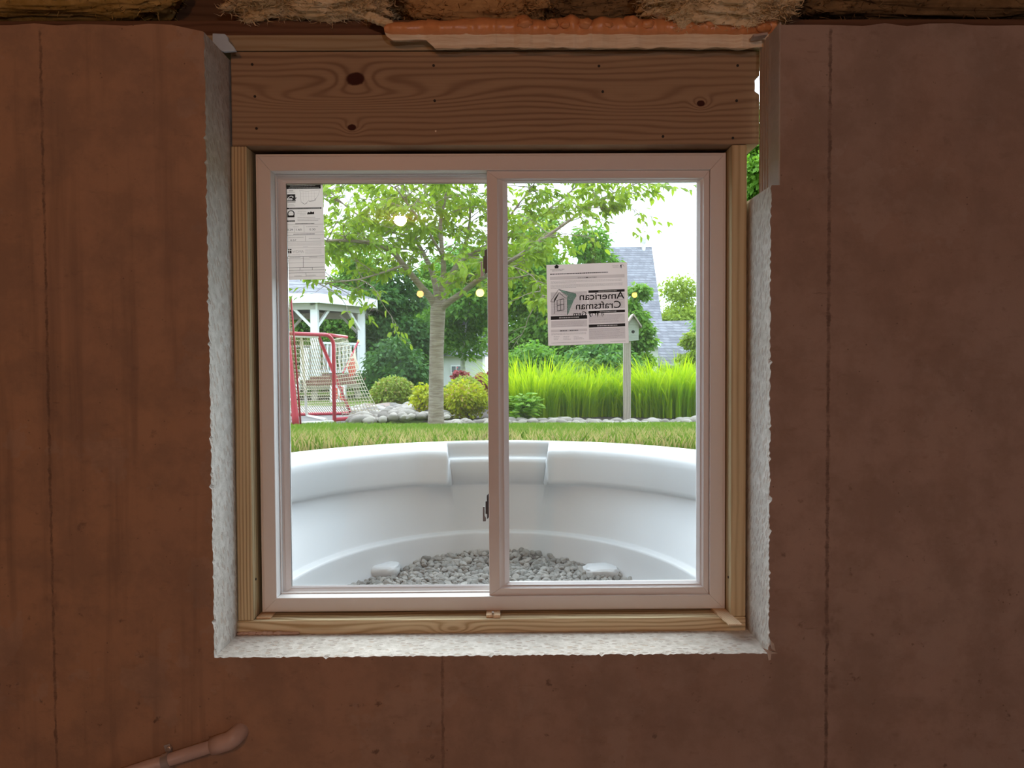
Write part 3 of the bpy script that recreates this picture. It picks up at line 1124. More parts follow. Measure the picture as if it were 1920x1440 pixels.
sh.poly(K, [uv1(*p) for p in ((225, 690), (236, 640), (304, 548), (300, 570), (238, 690))])
for i in range(11):
    y_ = 575 + i * 26
    sh.line('grey_lettering', [uv1(238 if y_ > 690 else 300, y_), uv1(425, y_ - 2)], .0005)
sh.build('product_sheet', M['paper'], INK,
         'large grey instruction sheet with mirrored lettering taped to the right pane', 'paper sheet')

lb = Sheet((536.5, 345.5), (605, 344.5), (610.5, 523.5), (541, 525), YGL - .0006)


def uv2(X, Yp):
    """from the 6.857x zoom of the label (origin 520, 330)"""
    px, py = 520 + X / 6.857, 330 + Yp / 6.857
    v = (py - 345) / 179
    return (px - (536 + v * 5)) / 69.5, v


def B2(k, x0, y0, x1, y1):
    a, c = uv2(x0, y0), uv2(x1, y1)
    lb.bar(k, a[0], a[1], a[0] + (x1 - x0) / 6.857 / 71.2, c[1])


def D2(k, x0, x1, y, h=3.5):
    a = uv2(x0, y)
    lb.dashes(k, a[0], a[0] + (x1 - x0) / 6.857 / 71.2, a[1] - h / 1228, a[1] + h / 1228)


def L2(k, pts, wd=.0009):
    lb.line(k, [uv2(*p) for p in pts], wd)


def T2(k, s, x0, x1, yb, h, bold=.0):
    a = uv2(x0, yb)
    lb.text(k, s, a[0], a[0] + (x1 - x0) / 6.857 / 71.2, a[1], h / 1228, False, bold)


a, c = uv2(110, 115), uv2(110, 165)
lb.barwith(K, a[0], a[1], a[0] + .945, a[1] + .0205, a[0] + .10, a[0] + .80)
lb.barwith(K, a[0], a[1] + .0205, a[0] + .945, c[1], a[0] + .06, a[0] + .90)
D2('black_lettering', 145, 205, 188)
D2('grey_lettering', 125, 230, 206)
# energy mark: black square with pale swoosh and star
a, c = uv2(123, 232), uv2(232, 340)
du = (232 - 123) / 6.857 / 71.2
lb.bar(K, a[0], a[1], a[0] + du, a[1] + .016)
arc = []
for i in range(9):
    t = i / 8
    arc.append((a[0] + du * t, a[1] + .016 + .030 * (1 - math.sin(math.pi * t))))
for i in range(8):
    lb.poly(K, [(arc[i][0], a[1] + .016), (arc[i + 1][0], a[1] + .016), arc[i + 1], arc[i]])
for i in range(8):
    p0, p1 = arc[i], arc[i + 1]
    if .1 < i / 8 < .62:
        lb.poly(K, [(p0[0], p0[1] + .007), (p1[0], p1[1] + .007), (p1[0], a[1] + .042), (p0[0], a[1] + .042)])
lb.bar(K, a[0], a[1] + .060, a[0] + du, a[1] + .068)
lb.bar('grey_lettering', a[0], a[1] + .070, a[0] + du, c[1])
lb.text(K, 'energy', a[0] + du * .08, a[0] + du * .78, a[1] + .056, .014, False, .01)
star = [(a[0] + du * .84 + (.085 if i % 2 == 0 else .035) * math.sin(i * math.pi / 5), a[1] + .046 - (.034 if i % 2 == 0 else .014) * math.cos(i * math.pi / 5))
        for i in range(10)]
lb.poly(K, star)
D2('grey_lettering', 145, 215, 365)
D2('grey_lettering', 135, 230, 382)
# outline map
L2('grey_lettering', [(285, 185), (330, 190), (385, 200), (440, 190), (545, 180), (540, 215), (520, 265), (498, 290), (490, 318), (440, 330), (400, 318),
                  (375, 345), (355, 362), (330, 350), (305, 330), (295, 265), (300, 225), (285, 185)], .0008)
for xs in (330, 365, 400, 440, 475):
    L2('fine_lettering', [(xs, 195), (xs + 6, 318)], .0006)
L2('fine_lettering', [(300, 265), (500, 262)], .0006)
L2('fine_lettering', [(300, 225), (520, 225)], .0006)
L2('black_lettering', [(405, 325), (440, 322), (480, 312), (498, 288)], .0008)
L2('black_lettering', [(310, 335), (352, 362), (385, 345)], .0007)
a = uv2(120, 404)
lb.barwith(K, a[0], a[1], a[0] + .945, uv2(120, 424)[1], a[0] + .05, a[0] + .9)
# round council mark on a black arch
pts = [(128, 528), (128, 480)] + [(175 - 47 * math.cos(i * math.pi / 8), 480 - 44 * math.sin(i * math.pi / 8)) for i in range(1, 8)] + [(220, 480), (220, 528)]
cx_, cy_ = 174, 482
out = pts
inn = [(cx_ + 34 * math.cos(t), cy_ - 36 * math.sin(t)) for t in np.linspace(math.pi * 1.2, -math.pi * .2, len(pts))]
for i in range(len(pts) - 1):
    lb.poly(K, [uv2(*out[i]), uv2(*out[i + 1]), uv2(*inn[i + 1]), uv2(*inn[i])])
lb.poly(K, [uv2(128, 528), uv2(*inn[0]), uv2(*inn[-1]), uv2(220, 528)])
T2('grey_lettering', 'NFRC', 152, 196, 486, 12)
for i in range(12):
    t = i * math.pi / 6
    L2('grey_lettering', [(cx_ + 20 * math.cos(t), cy_ + 20 * math.sin(t)), (cx_ + 30 * math.cos(t), cy_ + 30 * math.sin(t))], .0006)
D2('grey_lettering', 130, 225, 548)
a = uv2(122, 566)
lb.barwith(K, a[0], a[1], a[0] + .215, uv2(122, 584)[1], a[0] + .03, a[0] + .18)
T2('grey_lettering', 'American', 260, 375, 460, 15)
T2('grey_lettering', 'Craftsman', 258, 375, 484, 15)
D2('fine_lettering', 290, 370, 498)
lb.poly(K, [uv2(*p) for p in ((385, 480), (396, 462), (420, 470), (432, 452), (448, 468), (474, 458), (476, 492), (385, 494))])
lb.poly('red_logo', [uv2(*p) for p in ((432, 458), (446, 470), (444, 486), (428, 486))], .0007)
for (x0, x1, y) in ((258, 495, 531), (258, 560, 552), (258, 535, 572)):
    D2('grey_lettering', x0, x1, y, 4)
D2('black_lettering', 230, 485, 612, 4)
for y in (620, 722, 758, 838, 920):
    L2('grey_lettering', [(122 + (y - 620) * .035, y), (598 + (y - 620) * .03, y)])
L2('grey_lettering', [(218, 668), (220, 722)])
L2('grey_lettering', [(342, 632), (345, 722)])
L2('grey_lettering', [(360, 765), (362, 838)])
D2('grey_lettering', 200, 275, 650)
D2('grey_lettering', 368, 530, 650)
T2('black_lettering', '0.29', 126, 200, 698, 24)
T2('black_lettering', '1.65', 240, 315, 698, 24)
T2('black_lettering', '0.30', 415, 492, 698, 24)
D2('black_lettering', 205, 490, 744, 4)
D2('grey_lettering', 145, 345, 786)
T2('black_lettering', '0.57', 168, 245, 832, 22)
D2('grey_lettering', 405, 560, 804)
for y in (855, 867, 879, 891):
    D2('fine_lettering', 140, 580, y, 3)
D2('fine_lettering', 330, 395, 908, 3)
for (x0, y0, x1, y1) in ((137, 932, 153, 948), (158, 932, 182, 948), (137, 954, 153, 988), (158, 954, 182, 988)):
    B2(K, x0, y0, x1, y1)
T2('grey_lettering', 'WDMA', 192, 345, 985, 34)
D2('fine_lettering', 192, 300, 1008, 4)
for y in (940, 954, 970, 984, 998):
    D2('fine_lettering', 360, 575, y, 3)
L2('black_lettering', [(134, 1030), (600, 1030)], .0008)
D2('grey_lettering', 165, 300, 1042, 4)
D2('grey_lettering', 410, 515, 1042, 4)
for y in (1054, 1112):
    L2('grey_lettering', [(134, y), (604, y)])
D2('fine_lettering', 140, 310, 1072, 3)
D2('fine_lettering', 340, 430, 1072, 3)
L2('black_lettering', [(332, 1035), (334, 1172)], .0008)
for y in (1174, 1208, 1242):
    L2('black_lettering', [(134, y), (606, y)], .0008)
for x in (290, 450):
    L2('black_lettering', [(x, 1174), (x, 1208)], .0008)
D2('fine_lettering', 140, 340, 1218, 3)
L2('black_lettering', [(368, 1245), (370, 1288)], .0008)
D2('grey_lettering', 220, 318, 1282, 5)
D2('grey_lettering', 375, 500, 1277, 5)
L2('grey_lettering', [(138, 1292), (608, 1290)])
D2('fine_lettering', 140, 460, 1310, 3)
L2('black_lettering', [(134, 1030), (136, 1292)], .0006)
lb.build('energy_label', M['label'], INK, 'tall white energy rating sticker in the top left corner of the left pane', 'sticker')

# ------------------------------------------------------------------ conduit at the lower left
cp = empty('conduit_pipe', P(345, 1418, -.02))
pts = [P(-60, 1545, -.022), P(150, 1478, -.022), P(404, 1397, -.022)]
MB().tube(pts, .0146, 20).build('pipe', M['pvc'], cp, smooth=True)
e0, e1 = P(398, 1399.5, -.022), P(430, 1389, -.022)
el = [e0, e0.lerp(e1, .5), e1]
for i in range(1, 9):
    t = i / 8 * math.pi / 2
    el.append(e1 + (P(446, 1379, -.022) - e1) * math.sin(t) * .9 + Vector((0, .034, 0)) * (1 - math.cos(t)))
MB().tube(el, [.0205] * len(el), 22).build('elbow', M['pvc'], cp, smooth=True)
tag(cp, 'pinkish grey plastic conduit pipe slanting up into the wall at lower left', 'pipe')
ps = empty('pipe_strap', P(313, 1418, -.006))
c = P(313, 1426, -.022)
dirp = (pts[2] - pts[1]).normalized()
sidep = Vector((-dirp.z, 0, dirp.x))
B = MB()
pr = []
for i in range(25):
    t = -math.pi * .62 + i / 24 * math.pi * 1.24
    pr.append((c + (Vector((0, -1, 0)) * math.cos(t) + sidep * math.sin(t)) * .0162))
for a_, b_ in zip(pr[:-1], pr[1:]):
    m_ = (a_ + b_) / 2
    tt = (b_ - a_)
    B.obox(m_, tt * .55, dirp * .0085, (m_ - c).normalized() * .0008)
B.build('band', M['zinc'], ps)
tabc = P(316.5, 1408, -.003)
MB().obox(tabc, sidep * .016, dirp * .0075, Vector((0, .0012, 0))).build('tab', M['zinc'], ps, bevel=.001)
sc = P(317, 1404, -.006)
MB().tube([sc + Vector((0, -.004, 0)), sc + Vector((0, -.003, 0)), sc + Vector((0, .002, 0))], [.004, .0062, .0068], 14).build('screw', M['nailpale'], ps)
tag(ps, 'shiny metal strap with a screw holding the conduit pipe to the wall', 'pipe strap')

# ------------------------------------------------------------------ bare bulbs behind the camera (mirrored in the panes, except the added cool one)
M['socket'] = plain('porcelain', (.75, .73, .70), .3)


def bulb(px, py, dist, r, strength, col, label):
    """bulb whose mirror image in the glass stands at pixel (px, py), dist metres from the eye plane"""
    p = P(px, py, EYE.y + dist)
    yg = YGL if px < 925 else YGR + .004
    p = Vector((p.x, 2 * yg - p.y, p.z))
    root = empty('bulb_holder', (p.x, p.y, ZC))
    tag(root, label, 'light bulb', 'bare bulbs on the basement ceiling')
    n = NT('lit_bulb')
    em = n.node('ShaderNodeEmission', {'Color': (*col, 1), 'Strength': strength * LAMP}).outputs[0]
    mt = n.end(em)
    MB().lathe([(r * math.sin(math.pi * i / 14) if i else .001, -r * math.cos(math.pi * i / 14)) for i in range(15)], p, 24).build('bulb', mt, root, smooth=True)
    MB().lathe([(.028, 0), (.03, .02), (.055, max(.04, ZC - p.z - r * .8 - .02)), (.055, max(.05, ZC - p.z - r * .8))],
               (p.x, p.y, p.z + r * .8), 20).build('socket', M['socket'], root, smooth=True)
    return root


bulb(750.5, 412, 5.9, .046, 760, (1.0, .42, .17), 'bare bulb mirrored brightest in the left pane among the leaves')
bulb(900, 549, 10.6, .055, 42, (1.0, .60, .18), 'bare bulb mirrored beside the middle stile of the window')
bulb(1118, 556, 6.0, .040, 620, (1.0, .84, .86), 'added cool white fill bulb behind the camera, its mirror image covered by the grey sheet')  # unseen lamp added to cool the light on the right wall
bulb(1190, 553, 10.4, .036, 36, (1.0, .50, .09), 'bare bulb mirrored just right of the grey sheet in the right pane')
bulb(788, 551, 10.2, .045, 24, (1.0, .40, .12), 'dim bare bulb mirrored beside the tree fork')

# ================================================================== OUTSIDE
ZE = EYE.z


def gz(y):
    ys = [0.2, 1.2, 7.4, 12.0, 20.0, 30.0, 80.0]
    zz = [-.335, -.345, -.775, -.815, -1.03, -1.10, -1.2]
    return ZE + float(np.interp(y, ys, zz))


WCX = PX(922, 1.0) + .015
# window well ------------------------------------------------------
A = [(.86, .885, -.46), (.855, .88, -.31), (.845, .872, -.302), (.83, .858, -.300), (.815, .848, -.302), (.785, .834, -.311), (.762, .818, -.317),
     (.748, .806, -.322), (.738, .797, -.328), (.732, .790, -.338), (.731, .786, -.352), (.733, .782, -.39), (.735, .778, -.425), (.737, .778, -.434),
     (.745, .786, -.440), (.755, .797, -.444), (.756, .799, -.455), (.692, .795, -.53), (.620, .790, -.614), (.618, .789, -.618), (.614, .786, -.6205),
      (.596, .766, -.6235), (.593, .763, -.6255), (.592, .762, -.630), (.587, .758, -.66), (.575, .75, -.71), (.51, .72, -.80)]
Bn = [(.86, .885, -.46), (.855, .88, -.31), (.845, .872, -.302), (.838, .862, -.300), (.832, .854, -.302), (.828, .848, -.308), (.826, .846, -.318),
      (.824, .845, -.342), (.820, .842, -.3535), (.812, .832, -.357), (.795, .812, -.358), (.785, .803, -.362), (.781, .798, -.372), (.782, .799, -.384),
     (.745, .786, -.440), (.755, .797, -.444), (.756, .799, -.455), (.692, .795, -.53), (.620, .790, -.614), (.618, .789, -.618), (.614, .786, -.6205),
      (.596, .766, -.6235), (.593, .763, -.6255), (.592, .762, -.630), (.587, .758, -.66), (.575, .75, -.71), (.51, .72, -.80)]
uL, uR = math.asin((PX(836, 1.05) - WCX) / .79), math.asin((PX(1029, 1.05) - WCX) / .79)
us = sorted(set([round(v, 5) for v in list(np.linspace(-math.pi / 2, math.pi / 2, 121)) + [uL + d for d in np.linspace(-.022, .022, 12)] + [uR + d for d in np.linspace(-.022, .022, 12)]]))


def sstep(x, a, b):
    t = min(1, max(0, (x - a) / (b - a)))
    return t * t * (3 - 2 * t)


V = []
for u in us:
    wB = sstep(u, uL - .012, uL + .012) * (1 - sstep(u, uR - .012, uR + .012))
    bulge = max(0, 1 - abs(u - uL + .0) / .16) if u < uL + .012 else 0
    bulge = max(bulge, max(0, 1 - abs(u - uR) / .16) if u > uR - .012 else 0)
    row = []
    for i, (a_, b_) in enumerate(zip(A, Bn)):
        k = 0
        if 7 <= i <= 15:
            k = .026 * bulge
        ax, ay, z = [a_[j] * (1 - wB) + b_[j] * wB for j in range(3)]
        ay -= k
        z -= k * .12
        row.append((WCX + ax * math.sin(u), YE + ay * math.cos(u) * .985 + .002, ZE + z))
    V.append(row)
k = len(A)
B = MB()
B.add([p for r in V for p in r], [(i * k + j, (i + 1) * k + j, (i + 1) * k + j + 1, i * k + j + 1) for i in range(len(us) - 1) for j in range(k - 1)])
well = B.build('window_well', M['well'], smooth=True)
tag(well, 'curved white plastic window well with a moulded step outside the window', 'window well')
sd_ = well.modifiers.new('thick', 'SOLIDIFY')
sd_.thickness = .004
sd_.offset = 1
for (px, py, sgn) in ((716, 1062, -1), (1128, 1066, 1)):
    d_ = (.69 * F_PX) / (py - 678)
    c = P(px, py, EYE.y + d_)
    B = MB()
    B.add(*blob((c.x, c.y + .01, c.z - .012), .060, .05, .022, 3.3 + px, 4, .10, 2.2, .6))
    B.build('foot_boss', M['well'], well, smooth=True)
    well.children[-1]['label'] = 'white moulded knob at the foot of the well'

# gravel in the well ------------------------------------------------


def stone_mesh(name, mat, seed, sub=2, flat=(1, .8, .6), amp=.5, angular=True):
    bm = bmesh.new()
    bmesh.ops.create_icosphere(bm, subdivisions=sub, radius=1)
    rnd = random.Random(seed)
    planes = [(Vector((rnd.gauss(0, 1), rnd.gauss(0, 1), rnd.gauss(0, 1))).normalized(), rnd.uniform(.62, .9)) for _ in range(9)]
    for v in bm.verts:
        p = v.co.copy()
        if angular:
            for nn, dd in planes:
                e = p.dot(nn)
                if e > dd:
                    p -= nn * (e - dd)
        else:
            p *= 1 + amp * .35 * mnoise.noise(p * 1.1 + Vector((seed * 3.1, 0, 0)))
        v.co = Vector((p.x * flat[0], p.y * flat[1], p.z * flat[2]))
    me = bpy.data.meshes.new(name)
    bm.to_mesh(me)
    bm.free()
    me.materials.append(mat)
    if not angular:
        me.polygons.foreach_set('use_smooth', [True] * len(me.polygons))
    return me


GM = [stone_mesh('gravel_stone', M['gravel'], i, 2, (1, random.uniform(.65, .95), random.uniform(.5, .8))) for i in range(8)]


def gravel_z(x, y):
    dx = (x - WCX + .03) / .50
    h = -.716 + .012 * mnoise.noise(Vector((x * 7, y * 7, 0))) - .05 * max(0, abs(dx) - .6) ** 1.3
    h += .018 * sstep(y, .85, 1.0)
    return ZE + h


cand = []
tries = 0
grid = {}
while len(cand) < 1250 and tries < 60000:
    tries += 1
    y = random.uniform(.50, 1.03)
    x = WCX - .03 + random.uniform(-.60, .60)
    e = ((x - WCX) / .565) ** 2 + ((y - YE) / .745) ** 2
    lim = 1.0
    if e > lim:
        continue
    r = random.choice([.008, .010, .012, .014, .016])
    key = (int(x / .03), int(y / .03))
    ok = True
    for i in (-1, 0, 1):
        for j in (-1, 0, 1):
            for (qx, qy, qr) in grid.get((key[0] + i, key[1] + j), ()):
                if (qx - x) ** 2 + (qy - y) ** 2 < (.62 * (qr + r)) ** 2:
                    ok = False
    if not ok:
        continue
    grid.setdefault(key, []).append((x, y, r))
    cand.append((x, y, r))
vis = [c for c in cand if c[1] > .60 and abs(c[0] - WCX + .03) < .56]
vis.sort(key=lambda c: c[1])
big = set(vis[:300])
stuff = MB()
for (x, y, r) in cand:
    z = gravel_z(x, y) + random.uniform(-.003, .008)
    rot = Matrix.Rotation(random.uniform(0, 6.28), 3, 'Z') @ Matrix.Rotation(random.uniform(-.8, .8), 3, 'X') @ Matrix.Rotation(random.uniform(-.8, .8), 3, 'Y')
    me = random.choice(GM)
    if (x, y, r) in big:
        o = bpy.data.objects.new('gravel_stone', me)
        COL.objects.link(o)
        o.matrix_world = Matrix.Translation((x, y, z)) @ rot.to_4x4() @ Matrix.Diagonal((r * 1.25, r * 1.25, r * 1.25, 1))
        tag(o, 'small grey crushed stone lying in the gravel bed of the window well', 'gravel stone', 'crushed stones in the window well')
    else:
        stuff.add([Vector((x, y, z)) + rot @ (v.co * r * 1.25) for v in me.vertices], [tuple(p.vertices) for p in me.polygons])
tag(stuff.build('gravel', M['gravel']), 'bed of grey crushed gravel at the back and edges of the window well', 'gravel', None, 'stuff')
B = MB()
nx, ny = 40, 30
vs = []
for j in range(ny + 1):
    for i in range(nx + 1):
        y = YE + .01 + (.738) * j / ny
        hw = .565 * math.sqrt(max(0, 1 - ((y - YE) / .75) ** 2))
        x = WCX + (-1 + 2 * i / nx) * hw
        vs.append((x, y, gravel_z(x, y) - .012))
B.add(vs, [(j * (nx + 1) + i, j * (nx + 1) + i + 1, (j + 1) * (nx + 1) + i + 1, (j + 1) * (nx + 1) + i) for j in range(ny) for i in range(nx)])
M['subgravel'] = plain('gravel_fines', (.20, .195, .18), .9, var=.4, scale=90, bump=.5)
struct('ground_gravel', B, M['subgravel'])

# lawn ---------------------------------------------------------------


def lawnmat():
    n = NT('lawn_ground')
    x, y, z = n.xyz()
    nz = n.noise(n.pos(), 8, 4)
    c = n.mix(nz, (.07, .12, .015), (.12, .16, .03))
    c = n.mix(n.ss(y, 3.6, 1.6), c, (.20, .17, .07))
    return n.end(n.pbr(c, .9, None, .1))


M['lawn'] = lawnmat()
B = MB()
Rs = [0, .15, .4, .8, 1.3, 2, 3, 4, 5, 6, 7, 8.5, 10, 12, 15, 20, 30, 50, 75]
ua = np.linspace(-math.pi / 2, math.pi / 2, 73)
vs = []
for R in Rs:
    for u in ua:
        x = WCX + (.84 + R) * math.sin(u)
        y = YE + (.868 + R) * math.cos(u)
        vs.append((x, y, gz(y)))
n = len(ua)
B.add(vs, [(i * n + j, i * n + j + 1, (i + 1) * n + j + 1, (i + 1) * n + j) for i in range(len(Rs) - 1) for j in range(n - 1)])
struct('ground_lawn', B, M['lawn'], smooth=True)


def grassmat():
    n = NT('lawn_blades')
    x, y, z = n.xyz()
    g = n.node('ShaderNodeNewGeometry').outputs['Random Per Island']
    c = n.mix(g, (.115, .25, .012), (.23, .37, .035))
    r2 = n.m('FRACT', n.m('MULTIPLY', g, 13.7))
    dry = n.ss(n.m('ADD', y, n.m('MULTIPLY', n.noise(n.pos(), 1.2, 3), 1.6)), 4.4, 2.0, .05, .52)
    c = n.mix(n.m('LESS_THAN', r2, dry), c, (.52, .46, .19))
    d = n.pbr(c, .6, None, .2)
    t = n.node('ShaderNodeBsdfTranslucent', {'Color': c}).outputs[0]
    return n.end(n.node('ShaderNodeMixShader', {0: .4, 1: d, 2: t}).outputs[0])


M['blade'] = grassmat()
NB = 120000
y = 1.1 + (8.2 - 1.1) * RNG.random(NB) ** 1.15
x = (RNG.random(NB) * 2 - 1) * (1.3 + .42 * y) - .1
keep = ((x - WCX) / .87) ** 2 + ((y - YE) / .895) ** 2 > 1.0
bedy = np.where(x > -1.4, 7.35, 7.75)
keep &= y < bedy + .12 * np.sin(x * 5)
x, y = x[keep], y[keep]
z = np.array([gz(v) for v in y])
n_ = len(x)
h = (.028 + .036 * RNG.random(n_)) * (1 + .25 * (y < 3))
an = RNG.random(n_) * 6.283
lean = (.15 + .6 * RNG.random(n_)) * h
wd = .0020 + .0016 * RNG.random(n_) + .0006 * y * .5
base = np.stack([x, y, z], 1)
sd2 = np.stack([np.cos(an), np.sin(an) * .5, 0 * an], 1) * wd[:, None]
la = RNG.random(n_) * 6.283
mid_ = base + np.stack([np.cos(la) * lean * .35, np.sin(la) * lean * .35, h * .6], 1)
tip = base + np.stack([np.cos(la) * lean, np.sin(la) * lean, h], 1)
Vv = np.stack([base - sd2, base + sd2, mid_ + sd2 * .8, tip, mid_ - sd2 * .8], 1)
go = link('lawn_grass', np_mesh('lawn_grass', Vv, [(0, 1, 2, 3, 4)], M['blade']))
tag(go, 'short lawn grass, green with a straw coloured strip along the well', 'grass', None, 'stuff')

# paved patch and mulch bed ------------------------------------------
M['paving'] = plain('paving_stone', (.24, .23, .23), .85, var=.25, scale=6, bump=.2)
M['mulch'] = plain('dark_mulch', (.055, .042, .038), .95, var=.6, scale=40, bump=.8)


def patch(name, poly, mat, lift):
    B = MB()
    n = len(poly)
    cx_ = sum(p[0] for p in poly) / n
    cy_ = sum(p[1] for p in poly) / n
    rings = []
    vs = []
    for t in (1.0, .8, .6, .4, .2):
        for (x, y) in poly:
            xx, yy = cx_ + (x - cx_) * t, cy_ + (y - cy_) * t
            vs.append((xx, yy, gz(yy) + (lift if t < 1 else -.02)))
    vs.append((cx_, cy_, gz(cy_) + lift))
    fs_ = [(r * n + i, r * n + (i + 1) % n, (r + 1) * n + (i + 1) % n, (r + 1) * n + i) for r in range(4) for i in range(n)]
    fs_ += [(4 * n + i, 4 * n + (i + 1) % n, 5 * n) for i in range(n)]
    B.add(vs, fs_)
    return struct(name, B, mat)


def dense(poly, step=.4):
    out = []
    for a, b in zip(poly, poly[1:] + poly[:1]):
        k = max(1, int(math.hypot(b[0] - a[0], b[1] - a[1]) / step))
        out += [(a[0] + (b[0] - a[0]) * i / k, a[1] + (b[1] - a[1]) * i / k) for i in range(k)]
    return out


patch('ground_paving', dense([(-6, 7.75), (-1.75, 7.85), (-1.2, 9.6), (-1.9, 13), (-8, 13.5)]), M['paving'], .02)
patch('ground_mulch', dense([(-1.5, 8.1), (0, 7.75), (1.5, 7.65), (5.5, 7.6), (6, 12.5), (-1.6, 12.8), (-1.2, 10)]), M['mulch'], .02)

RM = [stone_mesh('river_rock', M['rock'], 20 + i, 3, (1, random.uniform(.7, .95), random.uniform(.45, .7)), .6, False) for i in range(7)]


def rocks(n, fx, label, group, rmin, rmax, mind=.75):
    done = []
    t = 0
    while len(done) < n and t < n * 120:
        t += 1
        p = fx()
        r = random.uniform(rmin, rmax)
        if any((p[0] - q[0]) ** 2 + (p[1] - q[1]) ** 2 < (mind * (r + q[2])) ** 2 for q in done):
            continue
        done.append((p[0], p[1], r))
        o = bpy.data.objects.new('river_rock', random.choice(RM))
        COL.objects.link(o)
        o.location = (p[0], p[1], gz(p[1]) + r * .28 + (p[2] if len(p) > 2 else .02))
        o.rotation_euler = (jit(.25), jit(.25), random.uniform(0, 6.28))
        o.scale = (r * random.uniform(1, 1.3), r, r)
        tag(o, label, 'rock', group)


def f1():
    py = random.uniform(766, 797)
    d_ = .80 * F_PX / (py - 678)
    px = random.uniform(655 + (797 - py) * .6, 838)
    if px > 800 and py < 782:
        px -= 60
    p = P(px, py, EYE.y + d_)
    return p.x, p.y, .02 + .05 * sstep(px, 690, 760)


rocks(190, f1, 'rounded pale river rock in the heap between red goal and tree trunk', 'river rocks in the heap beside the goal', .05, .115, .62)


def f2():
    t = random.random()
    px = 830 + t * 500
    if 1190 < px < 1215 and random.random() < .5:
        px += 40
    yq = 7.70 + .10 * math.sin(px * .02) + random.uniform(-.16, .22) - .1 * t
    return P(px, 795, yq).x, yq, .012


rocks(105, f2, 'small rounded river rock in the border row in front of the grasses', 'river rocks in the border row', .04, .09, .72)
for (px, py, r, d_) in ((728, 765, .24, 12.6), (706, 766, .20, 12.9)):
    o = bpy.data.objects.new('flat_rock', stone_mesh('flat_rock', M['rockbrown'], int(px), 3, (1, .7, .34), .6, False))
    COL.objects.link(o)
    p = P(px, py, d_ - 1.79)
    o.location = (p.x, p.y, gz(p.y) + .07)
    o.scale = (r, r, r)
    tag(o, 'large flat brown rock directly in front of the clipped ball shrub' if px > 720 else
        'flat brown rock left of the clipped ball shrub', 'rock')

# ------------------------------------------------------------------ vegetation
M['bark'] = None


def barkmat(name, a, b_, rings=True):
    n = NT(name)
    x, y, z = n.xyz()
    band = n.noise(n.pos(7, 7, 75 if rings else 12), 1.0, 4, .65)
    pt = n.noise(n.pos(), 9, 3)
    c = n.mix(n.ss(band, .35, .65), a, b_)
    c = n.mix(n.m('MULTIPLY', pt, .4), c, tuple(v * .6 for v in a))
    return n.end(n.pbr(c, .9, n.bump(band, .7, .01), .1))


M['bark'] = barkmat('cherry_bark', (.24, .185, .145), (.43, .36, .30))
M['bark2'] = barkmat('tree_bark', (.17, .14, .115), (.28, .24, .20), False)
M['palebark'] = barkmat('pale_bark', (.60, .58, .54), (.78, .76, .72), False)
M['cherryleaf'] = leafmat('cherry_leaf', (.20, .34, .025), (.38, .52, .05), .55, extra=(.992, (.6, .40, .10)))
M['maple'] = leafmat('maple_leaf', (.09, .24, .03), (.22, .42, .065), .5)
M['maple2'] = leafmat('maple_leaf_light', (.12, .28, .035), (.24, .42, .07), .5)
M['maple3'] = leafmat('maple_leaf_blue', (.075, .21, .05), (.18, .36, .085), .5)
M['shade'] = leafmat('dark_leaf', (.035, .11, .025), (.10, .23, .05), .45)
M['yellowtree'] = leafmat('yellow_green_leaf', (.22, .33, .04), (.38, .48, .07), .5)
M['box'] = leafmat('boxwood_leaf', (.20, .30, .04), (.36, .44, .07), .35, extra=(.88, (.42, .30, .14)))
M['yellowshrub'] = leafmat('golden_shrub_leaf', (.32, .40, .015), (.60, .62, .03), .4, extra=(.9, (.50, .33, .12)))
M['hydrangea'] = leafmat('broad_leaf', (.16, .36, .03), (.33, .52, .06), .4)
M['barberry'] = leafmat('red_leaf', (.22, .035, .045), (.40, .08, .10), .35)
M['misc'] = leafmat('ornamental_grass', (.22, .40, .004), (.48, .62, .012), .62)


def crown(lobes, n, jt=.13):
    lobes = np.array(lobes)                              # x y z rx ry rz
    wgt = lobes[:, 3] * lobes[:, 5]
    idx = RNG.choice(len(lobes), n, p=wgt / wgt.sum())
    lb_ = lobes[idx]
    d = unit(RNG.normal(size=(n, 3)))
    rad = 1 - .42 * RNG.random(n) ** 1.6 + jt * RNG.normal(size=n)
    pos = lb_[:, :3] + d * lb_[:, 3:6] * rad[:, None]
    nr = unit(d * .45 + np.array([0, 0, .9]) + RNG.normal(size=(n, 3)) * .42)
    ld = d * np.array([1, 1, .25]) + np.array([0, 0, -.35]) + RNG.normal(size=(n, 3)) * .5
    return pos, ld, nr


